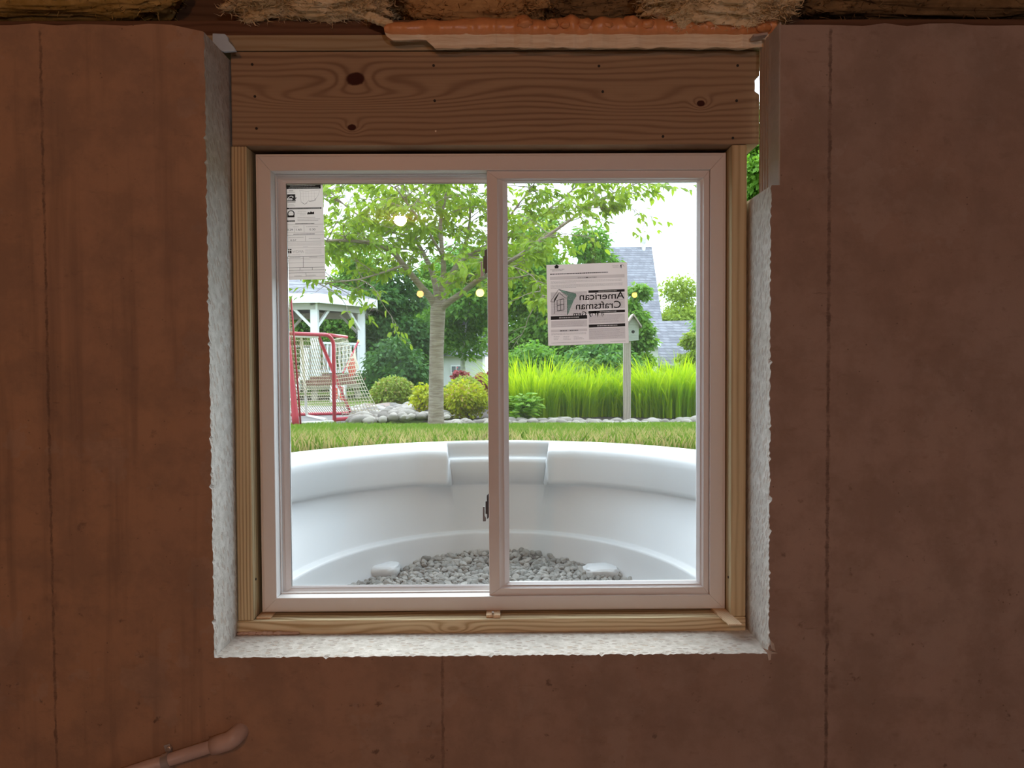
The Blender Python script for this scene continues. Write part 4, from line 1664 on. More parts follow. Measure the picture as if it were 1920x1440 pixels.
def bg_tree(name, px, d, top, bot, hw, n, leaf, mat, label, cat='tree', nl=34, trunk=True, barkm='bark2', flat=.7, group=None, jt=.15):
    Y = EYE.y + d
    c = P(px, (top + bot) / 2, Y)
    zt_, zb_ = P(px, top, Y).z, P(px, bot, Y).z
    rx = hw / F_PX * d
    hz = (zt_ - zb_) / 2
    g = gz(Y)
    root = empty(name, (c.x, Y, g))
    lobes = []
    for i in range(nl):
        q = RNG.normal(size=3)
        q = q / np.linalg.norm(q) * RNG.random() ** .4
        lr = rx * RNG.uniform(.26, .42)
        lobes.append((c.x + q[0] * (rx - lr), Y + q[1] * rx * .7, (zt_ + zb_) / 2 + q[2] * (hz - lr * flat), lr, lr, lr * flat))
    lobes.append((c.x, Y, zt_ - rx * .3, rx * .4, rx * .4, rx * .3))
    pos, ld, nr = crown(lobes, n, jt)
    L = leaf * (.7 + .6 * RNG.random(n))
    fo2 = link('foliage', leaf_mesh('foliage', pos, ld, nr, L, L * .62, M[mat]), root)
    if trunk:
        B = MB()
        r0 = max(.05, rx * .05)
        B.tube([(c.x, Y, g - .05), (c.x + jit(.05), Y, (g + zb_) / 2 + .1), (c.x + jit(.1), Y + jit(.1), (zt_ + zb_) / 2), (c.x + jit(.2), Y, zt_ - hz * .3)],
               [r0 * 1.2, r0, r0 * .7, r0 * .2], 10)
        for i in range(8):
            lbq = lobes[i]
            z0 = zb_ + (zt_ - zb_) * RNG.uniform(.05, .55)
            B.tube([(c.x, Y, z0), ((c.x + lbq[0]) / 2, (Y + lbq[1]) / 2, (z0 + lbq[2]) / 2 + .1), (lbq[0], lbq[1], lbq[2])], [r0 * .5, r0 * .3, r0 * .1], 6)
        B.build('trunk', M[barkm], root, smooth=True)
    tag(root, label, cat, group)
    return root


bg_tree('shade_tree', 565, 30, 545, 760, 110, 14000, .20, 'maple2', 'green leafy tree standing behind the gazebo')
bg_tree('shade_tree', 668, 31, 438, 755, 105, 17000, .20, 'maple2', 'tall light green tree right behind the gazebo roof')
bg_tree('shade_tree', 748, 24, 495, 768, 84, 22000, .15, 'shade', 'dark green tree between gazebo and cherry trunk')
bg_tree('shade_tree', 868, 27, 455, 708, 104, 19000, .16, 'maple', 'deep green tree behind the cherry trunk with a pale trunk', barkm='palebark')
bg_tree('shade_tree', 815, 36, 480, 712, 60, 9000, .20, 'maple2', 'lighter green tree far behind the fork of the cherry trunk', nl=24)
bg_tree('shade_tree', 1005, 25, 395, 760, 105, 26000, .16, 'maple2', 'tall green tree behind the left half of the right pane')
bg_tree('shade_tree', 1108, 22, 425, 765, 86, 24000, .14, 'maple', 'big green tree behind the grey instruction sheet')
bg_tree('small_tree', 1200, 18, 535, 740, 40, 9000, .11, 'maple2', 'small leafy tree beside the birdhouse in front of the shingled roof', nl=22, flat=.6, trunk=False, jt=.32)
bg_tree('shade_tree', 1272, 52, 518, 730, 84, 26000, .22, 'yellowtree', 'yellow green tree beyond the low grey roof')
bg_tree('garden_shrub', 1300, 17, 622, 745, 44, 5500, .08, 'yellowtree', 'yellow green bush at the right edge behind the tall grasses', 'shrub', trunk=False, nl=20)
bg_tree('shade_tree', 1440, 14, 200, 600, 105, 22000, .13, 'maple2', 'leafy tree glimpsed through the gap right of the window')
bg_tree('shade_tree', 1400, 33, 470, 745, 110, 14000, .20, 'maple2', 'rounded green tree far beyond the right end of the grass bed')
bg_tree('shade_tree', 1590, 27, 420, 750, 130, 16000, .18, 'maple', 'broad dark tree beyond the lawn to the right of the window')
bg_tree('shade_tree', 430, 27, 430, 750, 110, 14000, .18, 'maple', 'broad dark tree left of the gazebo')
bg_tree('hedge_shrub', 742, 19.5, 628, 775, 72, 9000, .12, 'shade', 'dark green bush behind the clipped ball shrub', 'shrub', trunk=False)
bg_tree('hedge_shrub', 1000, 17, 640, 765, 85, 9000, .11, 'maple', 'dark green bush behind the left end of the tall grasses', 'shrub', trunk=False)
bg_tree('hedge_shrub', 1130, 16, 630, 768, 80, 9000, .11, 'maple3', 'dark green bush behind the birdhouse post', 'shrub', trunk=False)


def shrub_ball(name, px, d, py_c, hw, hh, n, leaf, mat, label, rough=0.0, lobes=1):
    Y = EYE.y + d
    c = P(px, py_c, Y)
    g = gz(Y)
    rx, rz = hw / F_PX * d, hh / F_PX * d
    root = empty(name, (c.x, Y, g))
    L = [(c.x, Y, c.z, rx, rx, rz)]
    for i in range(lobes - 1):
        q = RNG.normal(size=3) * .42
        r_ = RNG.uniform(.4, .62)
        L.append((c.x + q[0] * rx, Y + q[1] * rx, c.z + abs(q[2]) * rz * .6 - rz * .1, rx * r_, rx * r_, rz * r_))
    pos, ld, nr = crown(L, n, .025 if lobes == 1 else .12)
    nr = unit(RNG.normal(size=(n, 3)) * .5 + np.array([0, -.1, .7]))
    keep = pos[:, 2] > g
    pos, ld, nr = pos[keep], ld[keep], nr[keep]
    LL = leaf * (.7 + .6 * RNG.random(len(pos)))
    link('foliage', leaf_mesh('foliage', pos, ld, nr, LL, LL * .65, M[mat]), root)
    B = MB()
    for i in range(9):
        e = (c.x + jit(rx * .7), Y + jit(rx * .7), c.z + random.uniform(-.2, .6) * rz)
        B.tube([(c.x + jit(.04), Y + jit(.04), g - .02), ((c.x + e[0]) / 2, (Y + e[1]) / 2, (g + e[2]) / 2), e], [.014, .01, .004], 6)
    B.build('stem', M['bark2'], root)
    return tag(root, label, 'shrub')


shrub_ball('boxwood_shrub', 738, 13, 742, 41, 35, 9000, .045, 'box', 'clipped ball shaped green shrub left of the cherry trunk')
shrub_ball('boxwood_shrub', 872, 12.6, 742, 35, 36, 6000, .045, 'box', 'rounded clipped shrub behind the golden bush')
shrub_ball('golden_shrub', 803, 10.6, 752, 30, 32, 2600, .05, 'yellowshrub', 'loose golden green bush left behind the cherry trunk', lobes=6)
shrub_ball('golden_shrub', 872, 10.5, 750, 42, 36, 4200, .05, 'yellowshrub', 'loose golden green bush right of the cherry trunk', lobes=8)
shrub_ball('barberry_shrub', 905, 13.5, 722, 22, 22, 1500, .05, 'barberry', 'dark red leafed bush beside the middle stile', lobes=5)
shrub_ball('barberry_shrub', 860, 14.5, 706, 13, 12, 700, .05, 'barberry', 'small dark red bush peeking over the rounded shrub', lobes=4)

# broad leaved plant in front of the grasses
Y = EYE.y + 9.85
c = P(985, 786, Y)
root = empty('broadleaf_plant', (c.x, Y, gz(Y)))
B = MB()
pos, ld, nr = [], [], []
for i in range(34):
    e = Vector((c.x + random.gauss(0, .13), Y + random.gauss(0, .10), gz(Y) + random.uniform(.14, .40)))
    b0 = Vector((c.x + (e.x - c.x) * .4, Y, gz(Y)))
    B.tube([b0, b0.lerp(e, .6) + Vector((0, 0, .02)), e], [.006, .005, .003], 5)
    for k_ in range(9):
        t = random.uniform(.45, 1)
        a_ = random.uniform(0, 6.28)
        p = b0.lerp(e, t)
        pos.append(tuple(p))
        ld.append((math.cos(a_), math.sin(a_), random.uniform(-.1, .5)))
        nr.append((jit(.3), jit(.3) - .2, 1))
link('foliage', leaf_mesh('foliage', np.array(pos), np.array(ld), np.array(nr), RNG.uniform(.09, .15, len(pos)), RNG.uniform(.05, .08, len(pos)), M['hydrangea'], True), root)
B.build('stem', M['hydrangea'], root)
tag(root, 'low bright green broad leaved plant in front of the tall grasses', 'plant')


def grass_clump(px, d, h, spread, n, label, sx=1.0):
    Y = EYE.y + d
    c = P(px, 790, Y)
    g = gz(Y)
    az = RNG.random(n) * 6.283
    r0 = spread * .85 * RNG.random(n) ** .6
    b0 = np.stack([c.x + np.cos(az) * r0 * sx, Y + np.sin(az) * r0, np.full(n, g)], 1)
    az2 = az + RNG.normal(size=n) * .5
    H = h * (.30 + .75 * RNG.random(n) ** .7)
    out = (.10 + .80 * RNG.random(n) ** 1.3) * H * .8
    dirh = np.stack([np.cos(az2), np.sin(az2), 0 * az2], 1)
    side = np.stack([-np.sin(az2), np.cos(az2), 0 * az2], 1)
    side = unit(side + np.array([.8, 0, 0]) * RNG.choice([-1, 1], n)[:, None])
    wd_ = .0060 + .005 * RNG.random(n)
    rows = []
    K_ = 7
    droop = RNG.random(n)
    for i in range(K_):
        t = i / (K_ - 1)
        zz = H * (t - (.15 + .40 * droop) * t ** 3)
        p = b0 + dirh * (out * t ** 1.7)[:, None] + np.array([0, 0, 1.0]) * zz[:, None]
        ww = wd_ * (1 - t ** 2.5) + .0006
        rows.append(p - side * ww[:, None])
        rows.append(p + side * ww[:, None])
    Vq = np.stack(rows, 1)
    o = link('ornamental_grass', np_mesh('ornamental_grass', Vq, [(2 * i, 2 * i + 1, 2 * i + 3, 2 * i + 2) for i in range(K_ - 1)], M['misc']))
    tag(o, label, 'grass clump')


grass_clump(1000, 10.9, 1.12, .62, 1000, 'tall lime green grass clump behind the broad leaved plant')
grass_clump(1075, 11.0, .98, .60, 900, 'tall lime green grass clump below the left part of the sheet')
grass_clump(1140, 11.1, .95, .60, 900, 'tall lime green grass clump just left of the birdhouse post')
grass_clump(1212, 10.9, 1.00, .62, 900, 'tall lime green grass clump just right of the birdhouse post')
grass_clump(1270, 10.7, 1.10, .62, 950, 'tall lime green grass clump at the right, second from the birdhouse post')
grass_clump(1335, 10.7, 1.10, .62, 850, 'tall lime green grass clump cut off by the right sash stile')

# cherry tree ----------------------------------------------------------
DT = 8.75
YT = EYE.y + DT
tb = P(817.5, 797, YT)
cherry = empty('cherry_tree', (tb.x, YT, gz(YT)))
B = MB()
tp = [(tb.x - .004, YT, gz(YT) - .06)]
tr_ = [.105]
for (px, py, r) in ((817.5, 790, .094), (817.5, 770, .086), (818, 720, .083), (818.5, 660, .080), (820, 610, .082), (821, 585, .086), (822, 568, .080), (823, 556, .05)):
    p = P(px, py, YT)
    tp.append((p.x, YT, p.z))
    tr_.append(r)
B.tube(tp, tr_, 18)
limbs = []


def limb(pts, r0, r1):
    q = [P(px, py, YT + dy) for px, py, dy in pts]
    # smooth the polyline
    out = []
    n = len(q)
    for i in range(n - 1):
        p0, p1, p2, p3 = q[max(i - 1, 0)], q[i], q[i + 1], q[min(i + 2, n - 1)]
        for k_ in range(5):
            t = k_ / 5
            out.append(.5 * ((2 * p1) + (p2 - p0) * t + (2 * p0 - 5 * p1 + 4 * p2 - p3) * t * t + (3 * p1 - p0 - 3 * p2 + p3) * t ** 3))
    out.append(q[-1])
    m_ = len(out)
    B.tube(out, [r0 + (r1 - r0) * (i / (m_ - 1)) ** .8 for i in range(m_)], 9)
    limbs.append(out)


limb([(820, 580, 0), (806, 556, -.05), (785, 532, -.15), (757, 497, -.3), (735, 472, -.4), (700, 457, -.55), (660, 452, -.7), (612, 452, -.85), (560, 470, -.9)], .050, .008)
limb([(821, 575, 0), (817, 540, .1), (808, 505, .2), (795, 478, .25), (778, 448, .35), (757, 424, .4), (735, 396, .5), (700, 360, .6), (660, 320, .7)], .042, .008)
limb([(823, 572, 0), (829, 535, -.1), (832, 500, -.15), (828, 460, -.2), (826, 415, -.25), (833, 380, -.3), (842, 330, -.35), (838, 270, -.4)], .040, .010)
limb([(825, 572, 0), (838, 540, .15), (846, 515, .2), (862, 492, .3), (890, 472, .35), (925, 455, .4), (965, 432, .5), (1010, 405, .6), (1060, 368, .7), (1100, 330, .7)], .040, .008)
limb([(823, 582, 0), (842, 566, -.1), (868, 548, -.2), (895, 526, -.3), (930, 505, -.4), (975, 478, -.5), (1030, 440, -.6), (1080, 405, -.7), (1130, 372, -.75), (1175, 352, -.8)], .044, .007)
limb([(778, 448, .35), (752, 440, .3), (705, 425, .1), (660, 395, .0), (625, 365, -.1), (600, 335, -.2)], .018, .006)
limb([(795, 478, .25), (768, 468, .4), (725, 462, .6), (680, 440, .7)], .014, .005)
limb([(846, 515, .2), (868, 470, .5), (880, 420, .6), (882, 370, .7), (890, 320, .8)], .026, .008)
limb([(757, 497, -.3), (720, 510, -.6), (680, 522, -.8), (640, 528, -.9), (590, 532, -1.0)], .014, .005)
limb([(830, 480, -.18), (800, 430, -.5), (770, 390, -.7), (740, 350, -.9)], .018, .006)
limb([(925, 455, .4), (960, 400, .2), (990, 360, .1), (1020, 320, 0)], .016, .006)
limb([(930, 505, -.4), (960, 500, -.6), (1000, 520, -.8), (1020, 560, -.9)], .010, .004)
limb([(757, 424, .4), (790, 380, .4), (800, 340, .4), (805, 290, .4)], .016, .006)
pos, ld, nr = [], [], []


def airy(p, d):
    """how full the crown is around point p"""
    v = Vector(p) - EYE
    k_ = v.dot(_f)
    px, py = 960 + F_PX * v.dot(CR) / k_, 720 - F_PX * v.dot(CU) / k_
    if py > 588:
        return .05
    if px < 745 and py > 520:
        return .16
    if px > 1085 and py > 385 + (1185 - px) * .35:
        return .08
    if px < 905 and py < 440:
        return .72
    return .85


def twig(p, d, length, r, level):
    if level == 0 and random.random() > airy(p + d.normalized() * length * .7, 0):
        return
    pts_ = [p]
    k_ = max(3, int(length / .08))
    dd = d.normalized()
    for i in range(k_):
        dd = (dd + Vector((jit(.22), jit(.22), jit(.18) - .05))).normalized()
        pts_.append(pts_[-1] + dd * (length / k_))
    B.tube(pts_, [r * (1 - .75 * i / k_) for i in range(k_ + 1)], 5, caps=False)
    for i in range(1, len(pts_)):
        if level < 2 and random.random() < .50:
            a_ = random.uniform(0, 6.28)
            side = (Vector((math.cos(a_), math.sin(a_), jit(.5))) + dd * .8)
            twig(pts_[i], side, length * random.uniform(.35, .6), r * .55, level + 1)
        if (level >= 1 or i > k_ * .4) and random.random() < airy(pts_[i], 0) + .2:
            for q in range(2 if level else 1):
                a_ = random.uniform(0, 6.28)
                pos.append(tuple(pts_[i] + dd * random.uniform(-.04, .04)))
                ld.append((math.cos(a_) * .8 + dd.x, math.sin(a_) * .8 + dd.y, -.45 + jit(.45) + dd.z * .3))
                nr.append((jit(.5), jit(.5) - .15, 1.0))


for L_ in limbs:
    m_ = len(L_)
    for i in range(int(m_ * .30), m_):
        for q in range(2 if i > m_ * .5 else 1):
            if random.random() < .74:
                dd = (L_[i] - L_[i - 1]).normalized()
                a_ = random.uniform(0, 6.28)
                sd3 = Vector((math.cos(a_), math.sin(a_) * .9, random.uniform(-.35, .75)))
                twig(L_[i], sd3 + dd * .5, random.uniform(.30, .72), .0065, 0)
B.build('trunk', M['bark'], cherry, smooth=True)
pos, ld, nr = np.array(pos), np.array(ld), np.array(nr)
NLEAF = len(pos)
LL = RNG.uniform(.06, .105, NLEAF)
link('foliage', leaf_mesh('foliage', pos, ld, nr, LL, LL * .5, M['cherryleaf'], True), cherry)
tag(cherry, 'slender tree with ringed grey bark and airy light green leaves on the lawn', 'tree')
print('cherry leaves', NLEAF)

# ------------------------------------------------------------------ gazebo
M['white'] = plain('white_paint', (.80, .80, .80), .5, var=.04)


def shinglemat(name, a, b_, sx=5, sz=9):
    n = NT(name)
    p = n.pos()
    br = n.node('ShaderNodeTexBrick', {'Vector': n.vec(n.m('ADD', n.xyz()[0], n.xyz()[1]), n.xyz()[2], 0.0), 'Scale': 1.0, 'Color1': (*a, 1), 'Color2': (*b_, 1),
                                       'Mortar': (*[v * .55 for v in a], 1), 'Mortar Size': .012, 'Brick Width': .34, 'Row Height': .14})
    c = n.mix(n.m('MULTIPLY', n.noise(p, 7, 3), .4), br.outputs[0], a)
    return n.end(n.pbr(c, .9, None, .1))


M['shingle'] = shinglemat('roof_shingle', (.17, .17, .19), (.26, .26, .285))
M['deck'] = wood('deck_board', 'x', 'z', (.36, .17, .14), (.26, .11, .09), 20)
M['beam'] = wood('deck_beam', 'x', 'z', (.62, .56, .45), (.50, .43, .33), 20)
M['soffit'] = plain('soffit', (.58, .56, .54), .7)
ez = P(613, 553, EYE.y + 20).z
ez2 = P(613, 567.5, EYE.y + 20).z
yo = EYE.y


def W(x, d):
    return Vector((x, yo + d, 0))


RV = [W(-7.2, 20), W(-4.80, 20), W(-3.68, 22.1), W(-4.15, 25.2), W(-7.2, 25.4), W(-8.4, 22.4)]
cen = W(-5.95, 22.5)
apex = Vector((cen.x, cen.y, P(567, 519, yo + 22.5).z))
gaz = empty('gazebo', (cen.x, cen.y, gz(cen.y)))
B = MB()
n = len(RV)
for i in range(n):
    a_, b_ = RV[i], RV[(i + 1) % n]
    lift = .05
    B.add([(a_.x, a_.y, ez), (b_.x, b_.y, ez), tuple(apex), (a_.x, a_.y, ez + lift), (b_.x, b_.y, ez + lift), (apex.x, apex.y, apex.z + lift)],
          [(0, 1, 2), (3, 5, 4), (0, 3, 4, 1)])
B.build('roof', M['shingle'], gaz)
B = MB()
for i in range(n):
    a_, b_ = RV[i], RV[(i + 1) % n]
    B.bar((a_.x, a_.y, (ez + ez2) / 2 + .02), (b_.x, b_.y, (ez + ez2) / 2 + .02), .05, ez - ez2 + .04)
B.build('fascia', M['white'], gaz)
B = MB()
inner = [c_.lerp(cen, .16) for c_ in RV]
for i in range(n):
    a_, b_, c_, d_ = RV[i], RV[(i + 1) % n], inner[(i + 1) % n], inner[i]
    B.add([(a_.x, a_.y, ez2 + .02), (b_.x, b_.y, ez2 + .02), (c_.x, c_.y, ez2 + .03), (d_.x, d_.y, ez2 + .03)], [(0, 1, 2, 3)])
    B.bar((c_.x, c_.y, ez2 - .05), (d_.x, d_.y, ez2 - .05), .09, .2)
B.build('eave_beam', M['soffit'], gaz)
dz = P(640, 705, yo + 20.4).z                         # deck top
PV = [W(-7.0, 20.45), W(-5.03, 20.45), W(-4.12, 22.15), W(-4.60, 24.4), W(-7.0, 24.7), W(-8.0, 22.4)]
for i, p in enumerate(PV):
    B = MB()
    B.box(p.x - .095, p.x + .095, p.y - .095, p.y + .095, dz, ez2 + .05)
    B.box(p.x - .13, p.x + .13, p.y - .13, p.y + .13, dz, dz + .12)
    B.build('post', M['white'], gaz, bevel=.006)
    for q in (PV[i - 1], PV[(i + 1) % n]):
        dd = (q - p).normalized()
        B = MB()
        B.bar((p.x + dd.x * .06, p.y + dd.y * .06, ez2 - .62), (p.x + dd.x * .62, p.y + dd.y * .62, ez2 - .04), .07, .07)
        B.build('brace', M['white'], gaz)
for i in (1, 2, 3, 4):
    a_, b_ = PV[i], PV[(i + 1) % n]
    B = MB()
    top_ = P(645, 644, yo + 21.3).z
    bot_ = P(645, 697, yo + 21.3).z
    B.bar((a_.x, a_.y, top_), (b_.x, b_.y, top_), .07, .06)
    B.bar((a_.x, a_.y, bot_), (b_.x, b_.y, bot_), .06, .06)
    B.build('rail', M['white'], gaz)
    m_ = int((b_ - a_).length / .155)
    for k_ in range(1, m_):
        q = a_.lerp(b_, k_ / m_)
        B = MB()
        B.box(q.x - .022, q.x + .022, q.y - .022, q.y + .022, bot_, top_)
        B.build('baluster', M['white'], gaz)
DV = [c_.lerp(cen, -.06) for c_ in PV]
B = MB()
B.add([(p.x, p.y, dz) for p in DV] + [(p.x, p.y, dz - .24) for p in DV],
      [tuple(range(n)), tuple(range(2 * n - 1, n - 1, -1))] + [(i, n + i, n + (i + 1) % n, (i + 1) % n) for i in range(n)])
B.build('deck', M['deck'], gaz)
B = MB()
DW = [c_.lerp(cen, .03) for c_ in DV]
B.add([(p.x, p.y, dz - .24) for p in DW] + [(p.x, p.y, dz - .33) for p in DW],
      [tuple(range(n)), tuple(range(2 * n - 1, n - 1, -1))] + [(i, n + i, n + (i + 1) % n, (i + 1) % n) for i in range(n)])
for p in [c_.lerp(cen, .12) for c_ in DV]:
    B.box(p.x - .07, p.x + .07, p.y - .07, p.y + .07, gz(p.y) - .1, dz - .3)
B.build('understructure', M['beam'], gaz)
B = MB()                                             # steps at the left front
for i in range(3):
    B.box(-6.6, -5.35, yo + 20.1 - .28 * (i + 1), yo + 20.1 - .28 * i, dz - .2 * (i + 1) - .05, dz - .2 * (i + 1))
for xx in (-6.6, -5.35):
    B.bar((xx, yo + 20.2, dz - .10), (xx, yo + 19.2, dz - .72), .05, .24)
B.build('stairs', M['white'], gaz)
B = MB()
xx = -5.22
B.box(xx - .10, xx + .10, yo + 20.05, yo + 20.2, dz - .1, P(590, 652, yo + 20.1).z)
B.build('newel_post', M['white'], gaz)
tag(gaz, 'white gazebo with grey shingle roof and reddish deck beyond the lawn', 'gazebo')

# pole and flag leaning on the gazebo rail, box below
M['red'] = plain('red_paint', (.56, .055, .09), .4, .4, var=.12, scale=20)
M['flagw'] = plain('flag_cream', (.80, .70, .52), .8)
M['flagr'] = plain('flag_red', (.70, .09, .06), .8)
M['yellow'] = plain('yellow_tip', (.72, .55, .20), .5)
fl = empty('flag', P(643, 700, yo + 19.9))
a_, b_ = P(643, 700, yo + 20.0), P(672, 640, yo + 20.55)
MB().tube([a_, b_], .022, 8).build('flag_pole', M['red'], fl)
MB().add(*blob(tuple(b_), .035, .035, .05, 2.0, 2, .1)).build('finial', M['yellow'], fl, smooth=True)
B = MB()
vs, fs_, mi = [], [], []
nu, nv = 8, 10
for j in range(nv + 1):
    for i in range(nu + 1):
        t, s_ = i / nu, j / nv
        p = a_.lerp(b_, .22 + .6 * t)
        vs.append((p.x + .10 * s_ + .02 * math.sin(9 * t + 4 * s_), p.y - .05 - .05 * math.sin(7 * t + 2 * s_), p.z - (.55 * s_) * (.55 + .45 * t)))
for j in range(nv):
    for i in range(nu):
        B.f.append((j * (nu + 1) + i, j * (nu + 1) + i + 1, (j + 1) * (nu + 1) + i + 1, (j + 1) * (nu + 1) + i))
        B.m.append(1 if (i < 5 and 2 <= j) else 0)
B.v = vs
B.build('flag_cloth', [M['flagw'], M['flagr']], fl, smooth=True)
tag(fl, 'red and cream flag on a red pole leaning against the gazebo rail', 'flag')
B = MB()
p = P(632, 763, yo + 18.6)
B.box(p.x - .17, p.x + .19, p.y, p.y + .2, gz(p.y), gz(p.y) + .40, 0)
B.box(p.x - .12, p.x + .02, p.y - .004, p.y, gz(p.y) + .08, gz(p.y) + .34, 1)
B.box(p.x + .07, p.x + .16, p.y - .004, p.y, gz(p.y) + .04, gz(p.y) + .36, 1)
tag(B.build('storage_box', [M['white'], M['flagr']]), 'small white and red box standing below the gazebo deck', 'box')

# ------------------------------------------------------------------ goals
M['net'] = plain('net_cord', (.62, .56, .45), .9)
M['netwhite'] = plain('net_trim', (.82, .80, .77), .8)
M['netbrown'] = plain('net_brown', (.45, .30, .19), .9)
M['reddark'] = plain('red_tube', (.42, .05, .07), .5)


def gp(px, py, d):
    return P(px, py, yo + d)


def onground(px, py, d):
    p = gp(px, py, d)
    return Vector((p.x, p.y, gz(p.y) + .045))


def netpatch(B, a, b, c, d, nu, nv, r, sag=.0):
    """cords of the four-sided patch a-b (top) c-d (bottom, c below b)"""
    def pt(u, v):
        p = a.lerp(b, u).lerp(d.lerp(c, u), v)
        s_ = sag * 4 * v * (1 - v)
        return p + Vector((0, .0, -s_ * .4)) + Vector((.3, 1, 0)) * (-s_ * .5)
    for i in range(nu + 1):
        B.tube([pt(i / nu, j / 8) for j in range(9)], r, 3, caps=False)
    for j in range(nv + 1):
        B.tube([pt(i / 6, j / nv) for i in range(7)], r, 3, caps=False)


goal = empty('hockey_goal', onground(627, 791, 10.0))
At, Ab = gp(627, 640, 10.0), onground(627, 791, 10.0)
dirn = (gp(557, 797, 9.5) - gp(627, 791, 10.0))
dirn = Vector((dirn.x, dirn.y, 0))
topz = gp(627, 628, 10.0).z
Bt0 = Ab + dirn * 2.2
tube_pts = [Ab + Vector((0, 0, -.03)), Vector((Ab.x, Ab.y, topz - .14))]
for i in range(1, 7):
    t = i / 6 * math.pi / 2
    tube_pts.append(Vector((Ab.x, Ab.y, topz - .14)) + dirn.normalized() * .14 * (1 - math.cos(t)) + Vector((0, 0, .14 * math.sin(t))))
tube_pts += [Vector((Bt0.x, Bt0.y, topz)), Vector((Bt0.x, Bt0.y, topz)) + dirn * .15 + Vector((0, 0, -.12)), Vector((Bt0.x, Bt0.y, gz(Bt0.y))) + dirn * .17]
MB().tube(tube_pts, .024, 12).build('front_frame', M['red'], goal, smooth=True)
Cb = onground(716, 783, 10.75)
Db = onground(657, 776, 11.5)
El = onground(535, 769, 11.2)
MB().tube([Ab, Cb], .026, 10).build('base_bar', M['red'], goal, smooth=True)
MB().tube([Cb, Db.lerp(Cb, .5) + Vector((0, .1, 0)), Db, El], .024, 10).build('back_bar', M['red'], goal, smooth=True)
Bc = Vector((Ab.x, Ab.y, topz)) + dirn.normalized() * .26
MB().tube([Bc, Db], .022, 10).build('brace', M['red'], goal, smooth=True)
Et = gp(650, 632, 10.7)
MB().tube([Vector((Ab.x, Ab.y, topz)) + dirn.normalized() * .1, Et], .022, 10).build('top_bar', M['red'], goal, smooth=True)
Lt = Vector((Bt0.x, Bt0.y, topz)) + (Et - Bc) * .3
B = MB()
netpatch(B, Bc + Vector((0, 0, -.03)), Vector((Bt0.x, Bt0.y, topz - .03)), El, Db, 30, 24, .0058, .16)
netpatch(B, Vector((Ab.x, Ab.y, topz - .06)), Et, Cb, Ab.lerp(Db, .5), 11, 22, .0055, .10)
B.build('net', M['net'], goal)
B = MB()
B.tube([Bc + Vector((0, .01, -.035)), Vector((Bt0.x, Bt0.y, topz - .035))], .014, 6)
B.tube([Ab + Vector((0, 0, -.02)), Vector((Bt0.x, Bt0.y, gz(Bt0.y) + .03))], .016, 6)
B.tube([Vector((Bt0.x, Bt0.y, topz)).lerp(Bc, .75), onground(585, 742, 11.0).lerp(El, .2), onground(612, 790, 10.1)], .02, 6)
B.build('net_edge', M['netwhite'], goal)
tag(goal, 'red tube hockey goal with a pale net on the paving before the gazebo', 'goal')

g2 = empty('lacrosse_goal', onground(558, 797, 9.35))
t1, b1 = gp(540.5, 630, 9.3), gp(555, 799, 9.3)
t2, b2_ = gp(545.5, 556, 9.35), gp(564, 799, 9.35)
MB().tube([t1, b1.lerp(t1, .5), b1.lerp(t1, .12), b1 + Vector((0, 0, -.01))], [.022, .028, .042, .045], 12).build('post', M['red'], g2, smooth=True)
t3 = gp(470, 556, 9.2)
MB().tube([t3, t2, b2_], .011, 8).build('rear_tube', M['reddark'], g2, smooth=True)
B = MB()
netpatch(B, t3, t2 + Vector((-.01, 0, 0)), b2_, gp(470, 799, 9.2), 20, 40, .006, 0)
B.build('net', M['netbrown'], g2)
tag(g2, 'taller red framed goal with brown net at the left edge of the pane', 'goal')

# ------------------------------------------------------------------ birdhouse
Yb_ = yo + 9.95
bh = empty('birdhouse', (PX(1177, Yb_, 797), Yb_, gz(Yb_)))
M['graywood'] = wood('weathered_wood', 'z', 'xy', (.40, .34, .29), (.27, .22, .19), 30, seed=3.0)
M['greenwood'] = wood('mossy_wood', 'x', 'zy', (.36, .38, .33), (.26, .28, .24), 40, seed=5.0)
M['hole'] = plain('hole_dark', (.03, .028, .025), .9)
xA, xB = PX(1170, Yb_, 720), PX(1183, Yb_, 720)
MB().box(xA, xB, Yb_, Yb_ + .09, gz(Yb_) - .1, PZ(634, Yb_, 1177)).build('post', M['graywood'], bh, bevel=.004)


def hb(px, py, Y=Yb_ - .03):
    p = P(px, py, Y)
    return p.x, p.z


B = MB()
B.prism_y([hb(1176.5, 640), hb(1197.5, 638), hb(1198, 608), hb(1187.5, 594), hb(1176, 610)], Yb_ - .03, Yb_ + .14)
B.build('box', M['greenwood'], bh, bevel=.003)
B = MB()
for a_, c_ in (((1187.3, 588), (1173, 609)), ((1187.3, 588), (1202.5, 611))):
    x0, z0 = hb(*a_)
    x1, z1 = hb(*c_)
    B.prism_y([(x0, z0), (x1, z1), (x1, z1 - .028), (x0, z0 - .030)], Yb_ - .075, Yb_ + .17)
B.build('roof', M['graywood'], bh, bevel=.002)
hx_, hz_ = hb(1187, 622)
MB().tube([(hx_, Yb_ - .0335, hz_), (hx_, Yb_ - .028, hz_)], .021, 16).build('entrance_hole', M['hole'], bh)
tag(bh, 'weathered wooden birdhouse on a square post among the tall grasses', 'birdhouse')

